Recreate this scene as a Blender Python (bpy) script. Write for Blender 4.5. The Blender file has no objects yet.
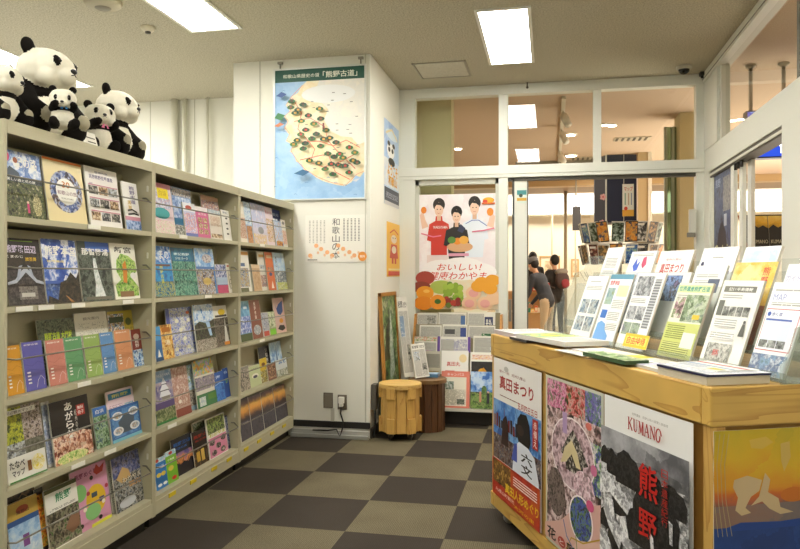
import bpy, math, random
from math import sin, cos, pi, sqrt, radians
from mathutils import Vector, Matrix
random.seed(7)
SC = bpy.context.scene
COL = SC.collection

# ------------------------------------------------------------------ survey
# camera of the place: eye height, heading; used to read real positions on real planes
F_, YAW, H_ = 710.0, 0.207, 1.285
CY, SY = cos(YAW), sin(YAW)
def ray(x, y):
    a = (x-400)/F_; b = (274.5-y)/F_
    return (a*CY-SY, a*SY+CY, b)
def onz(x, y, z=0.0):
    d = ray(x, y); t = (z-H_)/d[2]; return Vector((d[0]*t, d[1]*t, z))
def onpl(x, y, p, n):
    d = ray(x, y); t = (p[0]*n[0]+p[1]*n[1])/(d[0]*n[0]+d[1]*n[1])
    return Vector((d[0]*t, d[1]*t, H_+d[2]*t))
def onY(x, y, Y): return onpl(x, y, (0, Y), (0, 1))
def onX(x, y, X): return onpl(x, y, (X, 0), (1, 0))
def proj(P):
    a = P[0]*CY+P[1]*SY; d = -P[0]*SY+P[1]*CY
    return 400+F_*a/d, 274.5-F_*(P[2]-H_)/d

# ------------------------------------------------------------------ materials
_m = {}
def lin(c):
    if isinstance(c, str):
        c = c.lstrip('#'); c = [int(c[i:i+2], 16)/255 for i in (0, 2, 4)]
    return tuple(((v+.055)/1.055)**2.4 if v > .04045 else v/12.92 for v in c)+(1,)
def newmat(key):
    m = bpy.data.materials.new(key); m.use_nodes = True
    nt = m.node_tree; b = nt.nodes['Principled BSDF']
    return m, nt, b
def N(nt, t, **kw):
    n = nt.nodes.new(t)
    for k, v in kw.items(): setattr(n, k, v)
    return n
def math_(nt, op, a, b=None, c=None, clamp=False):
    n = nt.nodes.new('ShaderNodeMath'); n.operation = op; n.use_clamp = clamp
    for i, v in enumerate((a, b, c)):
        if v is None: continue
        if isinstance(v, (int, float)): n.inputs[i].default_value = v
        else: nt.links.new(v, n.inputs[i])
    return n.outputs[0]
def col(c, rough=.5, metal=0.0, bump=0.0, bscale=200, var=0.0, vscale=8, spec=.5):
    key = ('col', c, rough, metal, bump, bscale, var, vscale)
    if key in _m: return _m[key]
    m, nt, b = newmat('paint '+str(c))
    b.inputs['Base Color'].default_value = lin(c)
    b.inputs['Roughness'].default_value = rough; b.inputs['Metallic'].default_value = metal
    b.inputs['Specular IOR Level'].default_value = spec
    if bump or var:
        tc = N(nt, 'ShaderNodeTexCoord')
        if bump:
            n = N(nt, 'ShaderNodeTexNoise'); n.inputs['Scale'].default_value = bscale; n.inputs['Detail'].default_value = 4
            nt.links.new(tc.outputs['Object'], n.inputs['Vector'])
            bp = N(nt, 'ShaderNodeBump'); bp.inputs['Strength'].default_value = bump; bp.inputs['Distance'].default_value = .004
            nt.links.new(n.outputs['Fac'], bp.inputs['Height']); nt.links.new(bp.outputs['Normal'], b.inputs['Normal'])
        if var:
            n = N(nt, 'ShaderNodeTexNoise'); n.inputs['Scale'].default_value = vscale; n.inputs['Detail'].default_value = 5
            nt.links.new(tc.outputs['Object'], n.inputs['Vector'])
            mr = N(nt, 'ShaderNodeMapRange'); mr.inputs['To Min'].default_value = 1-var; mr.inputs['To Max'].default_value = 1+var
            nt.links.new(n.outputs['Fac'], mr.inputs['Value'])
            mx = N(nt, 'ShaderNodeMix', data_type='RGBA', blend_type='MULTIPLY'); mx.inputs[0].default_value = 1
            mx.inputs[6].default_value = lin(c); nt.links.new(mr.outputs[0], mx.inputs[7])
            nt.links.new(mx.outputs[2], b.inputs['Base Color'])
    _m[key] = m; return m
def emit(c, s):
    key = ('emit', c, s)
    if key in _m: return _m[key]
    m, nt, b = newmat('light '+str(c)); nt.nodes.remove(b)
    e = N(nt, 'ShaderNodeEmission'); e.inputs[0].default_value = lin(c); e.inputs[1].default_value = s
    nt.links.new(e.outputs[0], nt.nodes['Material Output'].inputs[0])
    _m[key] = m; return m
def clear(tint='#ffffff', gloss=1.0, haze=0.0, hazecol='#ffffff', rough=0.02):
    key = ('clear', tint, gloss, haze, rough)
    if key in _m: return _m[key]
    m, nt, b = newmat('clear pane'); nt.nodes.remove(b)
    t = N(nt, 'ShaderNodeBsdfTransparent'); t.inputs[0].default_value = lin(tint)
    g = N(nt, 'ShaderNodeBsdfGlossy'); g.inputs['Roughness'].default_value = rough
    lw = N(nt, 'ShaderNodeLayerWeight'); lw.inputs[0].default_value = .5
    mx = N(nt, 'ShaderNodeMixShader')
    f = math_(nt, 'MULTIPLY', math_(nt, 'ADD', .045, math_(nt, 'MULTIPLY', math_(nt, 'POWER', lw.outputs['Facing'], 5.0), .9)), gloss, clamp=True)
    nt.links.new(f, mx.inputs[0]); nt.links.new(t.outputs[0], mx.inputs[1]); nt.links.new(g.outputs[0], mx.inputs[2])
    out = mx
    if haze:
        d = N(nt, 'ShaderNodeBsdfDiffuse'); d.inputs[0].default_value = lin(hazecol)
        m2 = N(nt, 'ShaderNodeMixShader'); m2.inputs[0].default_value = haze
        nt.links.new(mx.outputs[0], m2.inputs[1]); nt.links.new(d.outputs[0], m2.inputs[2]); out = m2
    nt.links.new(out.outputs[0], nt.nodes['Material Output'].inputs[0])
    _m[key] = m; return m
def photo(pal, s=40, g=0.0, h=.28, y0=0.0, con=2.4, rough=.42):
    """printed picture: noise through a palette; g>0 runs the palette from bottom to top"""
    key = ('photo', tuple(pal), s, g, h, y0, con)
    if key in _m: return _m[key]
    m, nt, b = newmat('print'); b.inputs['Roughness'].default_value = rough
    tc = N(nt, 'ShaderNodeTexCoord'); oi = N(nt, 'ShaderNodeObjectInfo')
    ad = N(nt, 'ShaderNodeVectorMath', operation='ADD')
    sc = N(nt, 'ShaderNodeVectorMath', operation='SCALE'); sc.inputs[0].default_value = (31, 17, 0); nt.links.new(oi.outputs['Random'], sc.inputs['Scale'])
    nt.links.new(tc.outputs['Object'], ad.inputs[0]); nt.links.new(sc.outputs[0], ad.inputs[1])
    n = N(nt, 'ShaderNodeTexNoise'); n.inputs['Scale'].default_value = s; n.inputs['Detail'].default_value = 6; n.inputs['Roughness'].default_value = .65
    nt.links.new(ad.outputs[0], n.inputs['Vector'])
    wp = N(nt, 'ShaderNodeVectorMath', operation='SCALE'); wp.inputs['Scale'].default_value = .9/s; nt.links.new(n.outputs['Color'], wp.inputs[0])
    a2 = N(nt, 'ShaderNodeVectorMath', operation='ADD'); nt.links.new(ad.outputs[0], a2.inputs[0]); nt.links.new(wp.outputs[0], a2.inputs[1])
    vo = N(nt, 'ShaderNodeTexVoronoi'); vo.inputs['Scale'].default_value = s*1.7; nt.links.new(a2.outputs[0], vo.inputs['Vector'])
    vs = N(nt, 'ShaderNodeSeparateXYZ'); nt.links.new(vo.outputs['Color'], vs.inputs[0])
    f = math_(nt, 'ADD', math_(nt, 'MULTIPLY', math_(nt, 'SUBTRACT', n.outputs['Fac'], .5), 1.0), math_(nt, 'MULTIPLY', math_(nt, 'SUBTRACT', vs.outputs[0], .5), .26))
    f = math_(nt, 'MULTIPLY', f, con*(1-.55*min(g, 1)))
    sx = N(nt, 'ShaderNodeSeparateXYZ'); nt.links.new(tc.outputs['Object'], sx.inputs[0])
    if g: f = math_(nt, 'ADD', f, math_(nt, 'ADD', math_(nt, 'MULTIPLY', math_(nt, 'SUBTRACT', sx.outputs['Y'], y0+h/2), g/h), .5))
    else: f = math_(nt, 'ADD', f, .5)
    r = N(nt, 'ShaderNodeValToRGB'); nt.links.new(f, r.inputs[0])
    k = len(pal); e = r.color_ramp.elements
    e[0].position = .08; e[0].color = lin(pal[0]); e[1].position = .92; e[1].color = lin(pal[-1])
    for i in range(1, k-1):
        x = e.new(.08+.84*i/(k-1)); x.color = lin(pal[i])
    nt.links.new(r.outputs[0], b.inputs['Base Color'])
    _m[key] = m; return m
def lines(bg='#f1efe6', ink='#77756e', pitch=.006, dens=.5, xs=60):
    """printed body text: rows of broken ink"""
    key = ('lines', bg, ink, pitch, dens)
    if key in _m: return _m[key]
    m, nt, b = newmat('fine print'); b.inputs['Roughness'].default_value = .6
    tc = N(nt, 'ShaderNodeTexCoord'); sx = N(nt, 'ShaderNodeSeparateXYZ'); nt.links.new(tc.outputs['Object'], sx.inputs[0])
    row = math_(nt, 'DIVIDE', sx.outputs['Y'], pitch)
    fr = math_(nt, 'LESS_THAN', math_(nt, 'FRACT', row), .52)
    cb = N(nt, 'ShaderNodeCombineXYZ'); nt.links.new(math_(nt, 'MULTIPLY', sx.outputs['X'], 1.6), cb.inputs[0])
    nt.links.new(math_(nt, 'MULTIPLY', math_(nt, 'FLOOR', row), .37), cb.inputs[1])
    n = N(nt, 'ShaderNodeTexNoise'); n.inputs['Scale'].default_value = xs; n.inputs['Detail'].default_value = 2; nt.links.new(cb.outputs[0], n.inputs['Vector'])
    on = math_(nt, 'MULTIPLY', math_(nt, 'GREATER_THAN', n.outputs['Fac'], 1-dens-.06), fr)
    mx = N(nt, 'ShaderNodeMix', data_type='RGBA'); nt.links.new(on, mx.inputs[0]); mx.inputs[6].default_value = lin(bg); mx.inputs[7].default_value = lin(ink)
    nt.links.new(mx.outputs[2], b.inputs['Base Color'])
    _m[key] = m; return m
def wood(c1, c2, axis='X', scale=14, rough=.45, stretch=.06, knots=True):
    key = ('wood', c1, c2, axis, scale)
    if key in _m: return _m[key]
    m, nt, b = newmat('wood'); b.inputs['Roughness'].default_value = rough
    tc = N(nt, 'ShaderNodeTexCoord'); mp = N(nt, 'ShaderNodeMapping')
    v = [1, 1, 1]; v['XYZ'.index(axis)] = stretch; mp.inputs['Scale'].default_value = v
    nt.links.new(tc.outputs['Object'], mp.inputs[0])
    n = N(nt, 'ShaderNodeTexNoise'); n.inputs['Scale'].default_value = scale; n.inputs['Detail'].default_value = 3; n.inputs['Distortion'].default_value = .4
    nt.links.new(mp.outputs[0], n.inputs['Vector'])
    rings = math_(nt, 'FRACT', math_(nt, 'MULTIPLY', n.outputs['Fac'], 9))
    r = N(nt, 'ShaderNodeValToRGB'); nt.links.new(rings, r.inputs[0])
    r.color_ramp.elements[0].color = lin(c1); r.color_ramp.elements[1].color = lin(c2)
    e = r.color_ramp.elements.new(.75); e.color = lin(c1)
    n2 = N(nt, 'ShaderNodeTexNoise'); n2.inputs['Scale'].default_value = 5; nt.links.new(tc.outputs['Object'], n2.inputs['Vector'])
    mr = N(nt, 'ShaderNodeMapRange'); mr.inputs['To Min'].default_value = .78; mr.inputs['To Max'].default_value = 1.15; nt.links.new(n2.outputs['Fac'], mr.inputs['Value'])
    mx = N(nt, 'ShaderNodeMix', data_type='RGBA', blend_type='MULTIPLY'); mx.inputs[0].default_value = 1
    nt.links.new(r.outputs[0], mx.inputs[6]); nt.links.new(mr.outputs[0], mx.inputs[7])
    nt.links.new(mx.outputs[2], b.inputs['Base Color'])
    _m[key] = m; return m

# ------------------------------------------------------------------ mesh builder
class MB:
    def __init__(s): s.v = []; s.f = []; s.mi = []; s.mats = []; s.smooth = []
    def m(s, mat):
        if isinstance(mat, str): mat = col(mat)
        if mat not in s.mats: s.mats.append(mat)
        return s.mats.index(mat)
    def add(s, vs, fs, mat, smooth=False):
        o = len(s.v); k = s.m(mat); s.v += [tuple(v) for v in vs]
        for f in fs: s.f.append(tuple(i+o for i in f)); s.mi.append(k); s.smooth.append(smooth)
    def box(s, x0, y0, z0, x1, y1, z1, mat):
        x0, x1 = sorted((x0, x1)); y0, y1 = sorted((y0, y1)); z0, z1 = sorted((z0, z1))
        v = [(x, y, z) for z in (z0, z1) for y in (y0, y1) for x in (x0, x1)]
        s.add(v, [(0, 2, 3, 1), (4, 5, 7, 6), (0, 1, 5, 4), (2, 6, 7, 3), (0, 4, 6, 2), (1, 3, 7, 5)], mat)
    def prism(s, pts, z0, z1, mat):
        n = len(pts); v = [(x, y, z0) for x, y in pts]+[(x, y, z1) for x, y in pts]
        s.add(v, [tuple(range(n))[::-1], tuple(range(n, 2*n))]+[(i, (i+1) % n, n+(i+1) % n, n+i) for i in range(n)], mat)
    def tube(s, pts, r, mat, seg=8):
        pts = [Vector(p) for p in pts]; rings = []
        up0 = None; v = []; f = []
        for i, p in enumerate(pts):
            d = (pts[min(i+1, len(pts)-1)]-pts[max(i-1, 0)]).normalized()
            a = d.cross(Vector((0, 0, 1)))
            if a.length < .05: a = d.cross(Vector((0, 1, 0)))
            if up0 is not None and a.dot(up0) < 0: a = -a
            a.normalize(); up0 = a; b = d.cross(a)
            rr = r[i] if isinstance(r, (list, tuple)) else r
            v += [p+(a*cos(2*pi*k/seg)+b*sin(2*pi*k/seg))*rr for k in range(seg)]
        for i in range(len(pts)-1):
            for k in range(seg):
                f.append((i*seg+k, i*seg+(k+1) % seg, (i+1)*seg+(k+1) % seg, (i+1)*seg+k))
        f.append(tuple(range(seg))[::-1]); f.append(tuple((len(pts)-1)*seg+k for k in range(seg)))
        s.add(v, f, mat, True)
    def lathe(s, prof, mat, c=(0, 0, 0), seg=32, smooth=True):
        v = []; f = []
        for r, z in prof: v += [(c[0]+r*cos(2*pi*k/seg), c[1]+r*sin(2*pi*k/seg), c[2]+z) for k in range(seg)]
        for i in range(len(prof)-1):
            for k in range(seg): f.append((i*seg+k, i*seg+(k+1) % seg, (i+1)*seg+(k+1) % seg, (i+1)*seg+k))
        s.add(v, f, mat, smooth)
        s.add(v[:seg], [tuple(range(seg))[::-1]], mat); s.add(v[-seg:], [tuple(range(seg))], mat)
    def ell(s, c, r, mat, seg=16, rot=None):
        v = []; f = []; n = seg//2
        for i in range(n+1):
            t = pi*i/n
            for k in range(seg):
                p = Vector((r[0]*sin(t)*cos(2*pi*k/seg), r[1]*sin(t)*sin(2*pi*k/seg), r[2]*cos(t)))
                if rot: p = rot @ p
                v.append(p+Vector(c))
        for i in range(n):
            for k in range(seg): f.append((i*seg+k, (i+1)*seg+k, (i+1)*seg+(k+1) % seg, i*seg+(k+1) % seg))
        s.add(v, f, mat, True)
    def build(s, name, parent=None, mat4=None, bevel=0, kind=None):
        me = bpy.data.meshes.new(name); me.from_pydata(s.v, [], s.f)
        for m in s.mats: me.materials.append(m)
        me.polygons.foreach_set('material_index', s.mi); me.polygons.foreach_set('use_smooth', s.smooth)
        me.update()
        o = bpy.data.objects.new(name, me); COL.objects.link(o)
        if parent: o.parent = parent
        if mat4 is not None: o.matrix_local = mat4
        if bevel:
            b = o.modifiers.new('bevel', 'BEVEL'); b.width = bevel; b.segments = 2; b.limit_method = 'ANGLE'
        if kind: o['kind'] = kind
        return o
def tag(o, label, cat, group=None):
    o['label'] = label; o['category'] = cat
    if group: o['group'] = group
    return o
def thing(name, label, cat, loc=(0, 0, 0), rz=0.0, group=None):
    o = bpy.data.objects.new(name, None); COL.objects.link(o); o.empty_display_size = .1
    o.location = loc; o.rotation_euler = (0, 0, rz)
    return tag(o, label, cat, group)
def struct(name, mb, parent=None): return mb.build(name, parent, kind=None if parent else 'structure')

# ------------------------------------------------------------------ lettering
_t = {}
def glyphs(txt, bold=0.0):
    key = (txt, bold)
    if key in _t: return _t[key]
    cu = bpy.data.curves.new('t', 'FONT'); cu.body = txt; cu.size = 1; cu.resolution_u = 2; cu.offset = bold*.45
    o = bpy.data.objects.new('t', cu); COL.objects.link(o)
    dg = bpy.context.evaluated_depsgraph_get(); me = bpy.data.meshes.new_from_object(o.evaluated_get(dg))
    v = [(p.co.x, p.co.y) for p in me.vertices]; f = [tuple(p.vertices) for p in me.polygons]
    # faces must look at +z
    ff = []
    for q in f:
        a = sum(v[q[i]][0]*v[q[(i+1) % len(q)]][1]-v[q[(i+1) % len(q)]][0]*v[q[i]][1] for i in range(len(q)))
        ff.append(q if a > 0 else q[::-1])
    bpy.data.objects.remove(o); bpy.data.curves.remove(cu); bpy.data.meshes.remove(me)
    if not v: v = [(0, 0), (1, 0), (0, 1)]; ff = []
    x0 = min(p[0] for p in v); x1 = max(p[0] for p in v); y0 = min(p[1] for p in v); y1 = max(p[1] for p in v)
    w = max(x1-x0, 1e-3); h = max(y1-y0, 1e-3)
    v = [((x-x0)/w, (y-y0)/h) for x, y in v]
    _t[key] = (v, ff); return _t[key]

# ------------------------------------------------------------------ printed sheets
# art items in fractions of the sheet (y up): ('r',x0,y0,x1,y1,m) ('e',cx,cy,rx,ry,m) ('p',pts,m)
# ('t',text,x0,y0,x1,y1,m[,bold[,slant]]) ('v',text,...) vertical column ('l',pts,width,m)
def draw(mb, art, w, h, z0, dz=.00025):
    z = z0
    for a in art:
        z += dz; k = a[0]
        if k == 'r':
            _, x0, y0, x1, y1, m = a
            mb.add([(x0*w, y0*h, z), (x1*w, y0*h, z), (x1*w, y1*h, z), (x0*w, y1*h, z)], [(0, 1, 2, 3)], m)
        elif k == 'e':
            _, cx, cy, rx, ry, m = a; n = 20
            mb.add([(cx*w+rx*w*cos(2*pi*i/n), cy*h+ry*h*sin(2*pi*i/n), z) for i in range(n)], [tuple(range(n))], m)
        elif k == 'p':
            _, pts, m = a
            ar = sum(pts[i][0]*pts[(i+1) % len(pts)][1]-pts[(i+1) % len(pts)][0]*pts[i][1] for i in range(len(pts)))
            if ar < 0: pts = pts[::-1]
            mb.add([(x*w, y*h, z) for x, y in pts], [tuple(range(len(pts)))], m)
        elif k == 'l':
            _, pts, lw, m = a
            P = [Vector((x*w, y*h)) for x, y in pts]; vs = []; fs = []
            for i, p in enumerate(P):
                d = (P[min(i+1, len(P)-1)]-P[max(i-1, 0)]).normalized(); n = Vector((-d.y, d.x))*lw/2
                vs += [(p.x-n.x, p.y-n.y, z), (p.x+n.x, p.y+n.y, z)]
            for i in range(len(P)-1): fs.append((2*i, 2*i+2, 2*i+3, 2*i+1))
            mb.add(vs, fs, m)
        elif k == 't':
            txt, x0, y0, x1, y1, m = a[1:7]; bold = a[7] if len(a) > 7 else .015; sl = a[8] if len(a) > 8 else 0
            v, f = glyphs(txt, bold)
            mb.add([((x0+(x1-x0)*x)*w+sl*(y1-y0)*y*h, (y0+(y1-y0)*y)*h, z) for x, y in v], f, m)
        elif k == 'v':
            txt, x0, y0, x1, y1, m = a[1:7]; bold = a[7] if len(a) > 7 else .015; n = len(txt); st = (y1-y0)/n
            for i, ch in enumerate(txt):
                v, f = glyphs(ch, bold); b = y1-(i+1)*st+st*.06
                mb.add([((x0+(x1-x0)*x)*w, (b+st*.88*y)*h, z) for x, y in v], f, m)
def frame_mat(O, U, V):
    U = Vector(U).normalized(); V = Vector(V).normalized(); Nn = U.cross(V)
    M = Matrix(((U.x, V.x, Nn.x, O[0]), (U.y, V.y, Nn.y, O[1]), (U.z, V.z, Nn.z, O[2]), (0, 0, 0, 1)))
    return M
def sheet(name, label, cat, O, U, V, w, h, art, base='#efede4', t=.002, group=None, parent=None, edge='#e8e4d8', back=None):
    mb = MB(); mb.box(0, 0, 0, w, h, t, edge)
    mb.add([(0, 0, t+.0001), (w, 0, t+.0001), (w, h, t+.0001), (0, h, t+.0001)], [(0, 1, 2, 3)], base if not isinstance(base, str) else col(base, .4))
    draw(mb, art, w, h, t+.0001)
    o = mb.build(name, parent, frame_mat(O, U, V))
    if label: tag(o, label, cat, group)
    return o
K = '#15130f'; WH = '#f4f2ea'; RED = '#b8251c'; NAVY = '#1d2a5c'; YEL = '#e8c022'
# ================================================================== setting
YG, XR, ZC = 6.55, 1.35, 3.01        # glass wall, right wall, ceiling
XL, YB = -6.0, -3.0
# carpet tiles, 0.5 m, two browns
def carpet():
    m, nt, b = newmat('carpet tiles'); b.inputs['Roughness'].default_value = .95; b.inputs['Specular IOR Level'].default_value = .1
    tc = N(nt, 'ShaderNodeTexCoord'); sx = N(nt, 'ShaderNodeSeparateXYZ'); nt.links.new(tc.outputs['Object'], sx.inputs[0])
    X, Y = sx.outputs['X'], sx.outputs['Y']
    i = math_(nt, 'FLOOR', math_(nt, 'MULTIPLY', X, 2)); j = math_(nt, 'FLOOR', math_(nt, 'MULTIPLY', math_(nt, 'SUBTRACT', Y, .42), 2))
    dark = math_(nt, 'FLOORED_MODULO', math_(nt, 'ADD', i, j), 2)
    d1 = math_(nt, 'SINE', math_(nt, 'MULTIPLY', math_(nt, 'ADD', math_(nt, 'MULTIPLY', X, 1.0), math_(nt, 'MULTIPLY', Y, 1.0)), 330))
    d2 = math_(nt, 'SINE', math_(nt, 'MULTIPLY', math_(nt, 'SUBTRACT', X, Y), 330))
    weave = math_(nt, 'MULTIPLY', d1, d2)
    n = N(nt, 'ShaderNodeTexNoise'); n.inputs['Scale'].default_value = 160; n.inputs['Detail'].default_value = 3; nt.links.new(tc.outputs['Object'], n.inputs['Vector'])
    w = math_(nt, 'ADD', math_(nt, 'MULTIPLY', weave, .34), math_(nt, 'MULTIPLY', math_(nt, 'SUBTRACT', n.outputs['Fac'], .5), 1.3))
    n3 = N(nt, 'ShaderNodeTexNoise'); n3.inputs['Scale'].default_value = 3; nt.links.new(tc.outputs['Object'], n3.inputs['Vector'])
    w = math_(nt, 'ADD', w, math_(nt, 'MULTIPLY', math_(nt, 'SUBTRACT', n3.outputs['Fac'], .5), .5))
    w = math_(nt, 'ADD', 1.0, math_(nt, 'MULTIPLY', w, math_(nt, 'SUBTRACT', 1.0, math_(nt, 'MULTIPLY', dark, .6))))
    mx = N(nt, 'ShaderNodeMix', data_type='RGBA'); nt.links.new(dark, mx.inputs[0])
    mx.inputs[6].default_value = lin('#6a624e'); mx.inputs[7].default_value = lin('#403a33')
    m2 = N(nt, 'ShaderNodeMix', data_type='RGBA', blend_type='MULTIPLY'); m2.inputs[0].default_value = 1
    nt.links.new(mx.outputs[2], m2.inputs[6]); nt.links.new(w, m2.inputs[7]); nt.links.new(m2.outputs[2], b.inputs['Base Color'])
    bp = N(nt, 'ShaderNodeBump'); bp.inputs['Strength'].default_value = .5; bp.inputs['Distance'].default_value = .003
    nt.links.new(w, bp.inputs['Height']); nt.links.new(bp.outputs['Normal'], b.inputs['Normal'])
    return m
def board(c, amt=.10, s1=95):
    m, nt, b = newmat('ceiling board'); b.inputs['Roughness'].default_value = .9; b.inputs['Specular IOR Level'].default_value = .1
    tc = N(nt, 'ShaderNodeTexCoord'); n = N(nt, 'ShaderNodeTexNoise'); n.inputs['Scale'].default_value = s1; n.inputs['Detail'].default_value = 4; n.inputs['Roughness'].default_value = .7
    nt.links.new(tc.outputs['Object'], n.inputs['Vector'])
    mr = N(nt, 'ShaderNodeMapRange'); mr.inputs['From Min'].default_value = .35; mr.inputs['From Max'].default_value = .65
    mr.inputs['To Min'].default_value = 1-amt*1.6; mr.inputs['To Max'].default_value = 1+amt; nt.links.new(n.outputs['Fac'], mr.inputs['Value'])
    mx = N(nt, 'ShaderNodeMix', data_type='RGBA', blend_type='MULTIPLY'); mx.inputs[0].default_value = 1; mx.inputs[6].default_value = lin(c)
    nt.links.new(mr.outputs[0], mx.inputs[7]); nt.links.new(mx.outputs[2], b.inputs['Base Color'])
    bp = N(nt, 'ShaderNodeBump'); bp.inputs['Strength'].default_value = .4; bp.inputs['Distance'].default_value = .004
    nt.links.new(n.outputs['Fac'], bp.inputs['Height']); nt.links.new(bp.outputs['Normal'], b.inputs['Normal'])
    return m
CARPET = carpet()
WALL = col('#e6e5d9', .7, var=.02, vscale=2)
FRAME = col('#e2e3d8', .45)
m = MB(); m.box(XL, YB, -.1, XR, YG, 0, CARPET); struct('floor', m)
m = MB(); m.box(XL, YB, ZC, XR+.1, YG+.05, ZC+.1, board('#bfb9a4', .22)); struct('ceiling', m)
m = MB(); m.box(XL-.1, YB, 0, XL, YG, ZC, WALL); struct('wall_left', m)
m = MB(); m.box(XL, YB-.1, 0, XR, YB, ZC, WALL); struct('wall_back', m)
# right side behind the door post: solid wall outside the picture
m = MB(); m.box(XR, YB, 0, XR+.1, 2.6, ZC, WALL); struct('wall_right', m)
# recess wall behind the bookcases
m = MB(); m.box(XL, 6.43, 0, -2.52, 6.53, ZC, WALL)
for x in (-3.9, -3.42, -2.9): m.box(x, 6.425, .1, x+.006, 6.431, ZC, '#bdbba9')
struct('wall_recess', m)
# pillar wall carrying the map
m = MB(); m.box(-2.52, 5.39, 0, -1.37, YG, ZC, WALL)
m.box(-2.292, 5.386, .1, -2.286, 5.391, ZC, '#b3b1a0'); m.box(-1.412, 5.384, .1, -1.402, 5.391, ZC, '#c6c4b4')
struct('wall_pillar', m)
m = MB(); m.box(-2.52, 5.378, .075, -1.37, 5.392, .125, '#1d1b18'); struct('baseboard_pillar', m)
m = MB(); m.box(-1.372, 5.39, .0, -1.358, YG-.05, .08, '#3a352d'); struct('baseboard_side', m)
# vertical pipes on the recess wall
for px, r in ((175, .035), (185, .022), (208, .014)):
    p = onY(px, 120, 6.40); m = MB(); m.tube([(p.x, 6.39, .02), (p.x, 6.39, ZC)], r, col('#e6e4d6', .6), 12)
    tag(m.build('wall_pipe'), {175: 'thick cream vertical pipe on the wall behind the shelves', 185: 'medium cream pipe just right of the thick vertical pipe', 208: 'thin cream conduit on the back wall, rightmost vertical pipe'}[px], 'pipe')

# --- glazed wall at the back (window_1): frame members and panes
def gx(px): return onY(px, 200, YG).x
xa, xb, xc, xd = -1.37, gx(416), gx(499), gx(508)
xe, xf, xg = gx(593), gx(601), gx(695)
zt0, zt1 = 2.165, 2.275
w1 = bpy.data.objects.new('window_1', None); COL.objects.link(w1); w1['kind'] = 'structure'
m = MB()
m.box(xa, YG-.05, 0, xb, YG+.05, 2.919, FRAME); m.box(xc, YG-.05, 0, xd, YG+.05, 2.919, FRAME)
m.box(xg, YG-.05, 0, XR+.05, YG+.05, 2.919, FRAME); m.box(xe, YG-.04, zt1, xf, YG+.04, 2.919, FRAME)
m.box(xa, YG-.06, zt0, XR, YG+.06, zt1, FRAME); m.box(xa, YG-.052, 2.92, XR+.05, YG+.05, ZC-.001, FRAME)
m.box(xa, YG-.065, zt0+.03, XR, YG-.055, zt0+.034, '#b5b4a4')
m.build('window_frame', w1, bevel=.004)
GL = clear('#f4f6f0', 1.5)
for a, b_ in ((xb, xc), (xd, xe), (xf, xg)):
    m = MB(); m.add([(a, YG, zt1), (b_, YG, zt1), (b_, YG, 2.92), (a, YG, 2.92)], [(0, 1, 2, 3)], GL); m.build('pane', w1)
m = MB(); m.add([(xb, YG, .1), (xc, YG, .1), (xc, YG, zt0), (xb, YG, zt0)], [(0, 1, 2, 3)], clear('#e8eee4', .8)); m.build('pane', w1)
m = MB(); m.box(xb, YG-.045, .02, xc, YG+.045, .16, FRAME)
m.box(xb, YG-.03, .1, xb+.035, YG+.03, zt0, '#c9cabd'); m.box(xc-.03, YG-.03, .1, xc, YG+.03, zt0, '#c9cabd'); m.box(xb, YG-.03, zt0-.05, xc, YG+.03, zt0, '#c9cabd')
m.build('lower_frame', w1)
# sliding door parked against the mullion
d1 = bpy.data.objects.new('door_1', None); COL.objects.link(d1); d1['kind'] = 'structure'
m = MB(); xs0, xs1 = gx(514.5), gx(527)
m.box(xs0, YG-.02, .01, xs1, YG+.03, zt0, FRAME); m.box(xs0-.02, YG-.03, .01, xs0, YG+.02, zt0, '#4b4d47')
m.box(xs1, YG-.01, .01, xs1+.012, YG+.02, zt0, '#6a675c'); m.build('door_stile', d1)
m = MB(); m.box(xd+.01, YG-.075, .86, xd+.035, YG-.05, 1.06, col('#8d8a80', .3, .8)); m.build('handle', d1)
m = MB(); m.box(xd, YG-.03, zt0-.03, xg, YG+.03, zt0, col('#56544c', .4, .5)); m.build('door_track', d1)

# --- right hand glazed wall (window_2)
w2 = bpy.data.objects.new('window_2', None); COL.objects.link(w2); w2['kind'] = 'structure'
m = MB()
m.box(XR-.05, 6.02, 2.3405, XR+.05, YG-.053, 2.929, FRAME); m.box(XR-.05, 6.30, 0, XR+.05, YG-.053, 2.1395, FRAME)                 # corner post
m.box(XR-.03, 5.95, 2.341, XR+.03, 6.019, 2.929, '#cfcfc1')
m.box(XR-.045, 2.6, 2.14, XR+.055, YG-.063, 2.34, FRAME)             # broad transom
m.box(XR-.06, 2.6, 2.93, XR+.05, 6.495, ZC-.001, FRAME)                # head
m.box(XR-.03, 4.19, 2.34, XR+.03, 4.23, 2.93, '#6f6d63')
m.box(XR-.065, 2.6, 2.95, XR-.06, 6.5, 2.957, '#8f8d80')
m.build('window_frame', w2, bevel=.004)
m = MB(); m.box(XR-.05, 3.6, 0, XR+.05, 4.42, 2.14, FRAME); m.box(XR-.05, 2.6, 0, XR+.05, 3.6, 2.14, WALL); m.build('post', w2, bevel=.004)
m = MB(); m.add([(XR, 2.6, 2.34), (XR, 6.0, 2.34), (XR, 6.0, 2.93), (XR, 2.6, 2.93)], [(0, 1, 2, 3)], GL); m.build('pane', w2)
d2 = bpy.data.objects.new('door_2', None); COL.objects.link(d2); d2['kind'] = 'structure'
m = MB(); m.box(XR-.04, 4.42, 2.085, XR+.045, 6.30, 2.1395, '#4b473e'); m.box(XR-.046, 4.42, 2.1, XR-.0405, 6.30, 2.118, '#d9d8cb'); m.build('door_track', d2)
m = MB()
for k, (y0, y1, dx) in enumerate(((6.25, 6.299, -.02), (5.56, 5.66, -.02), (5.44, 5.54, .01), (5.32, 5.42, .035))):
    m.box(XR+dx-.012, y0, .01, XR+dx+.012, y1, 2.085, FRAME)
m.box(XR-.03, 5.66, .01, XR-.01, 6.25, .3, FRAME)
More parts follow.
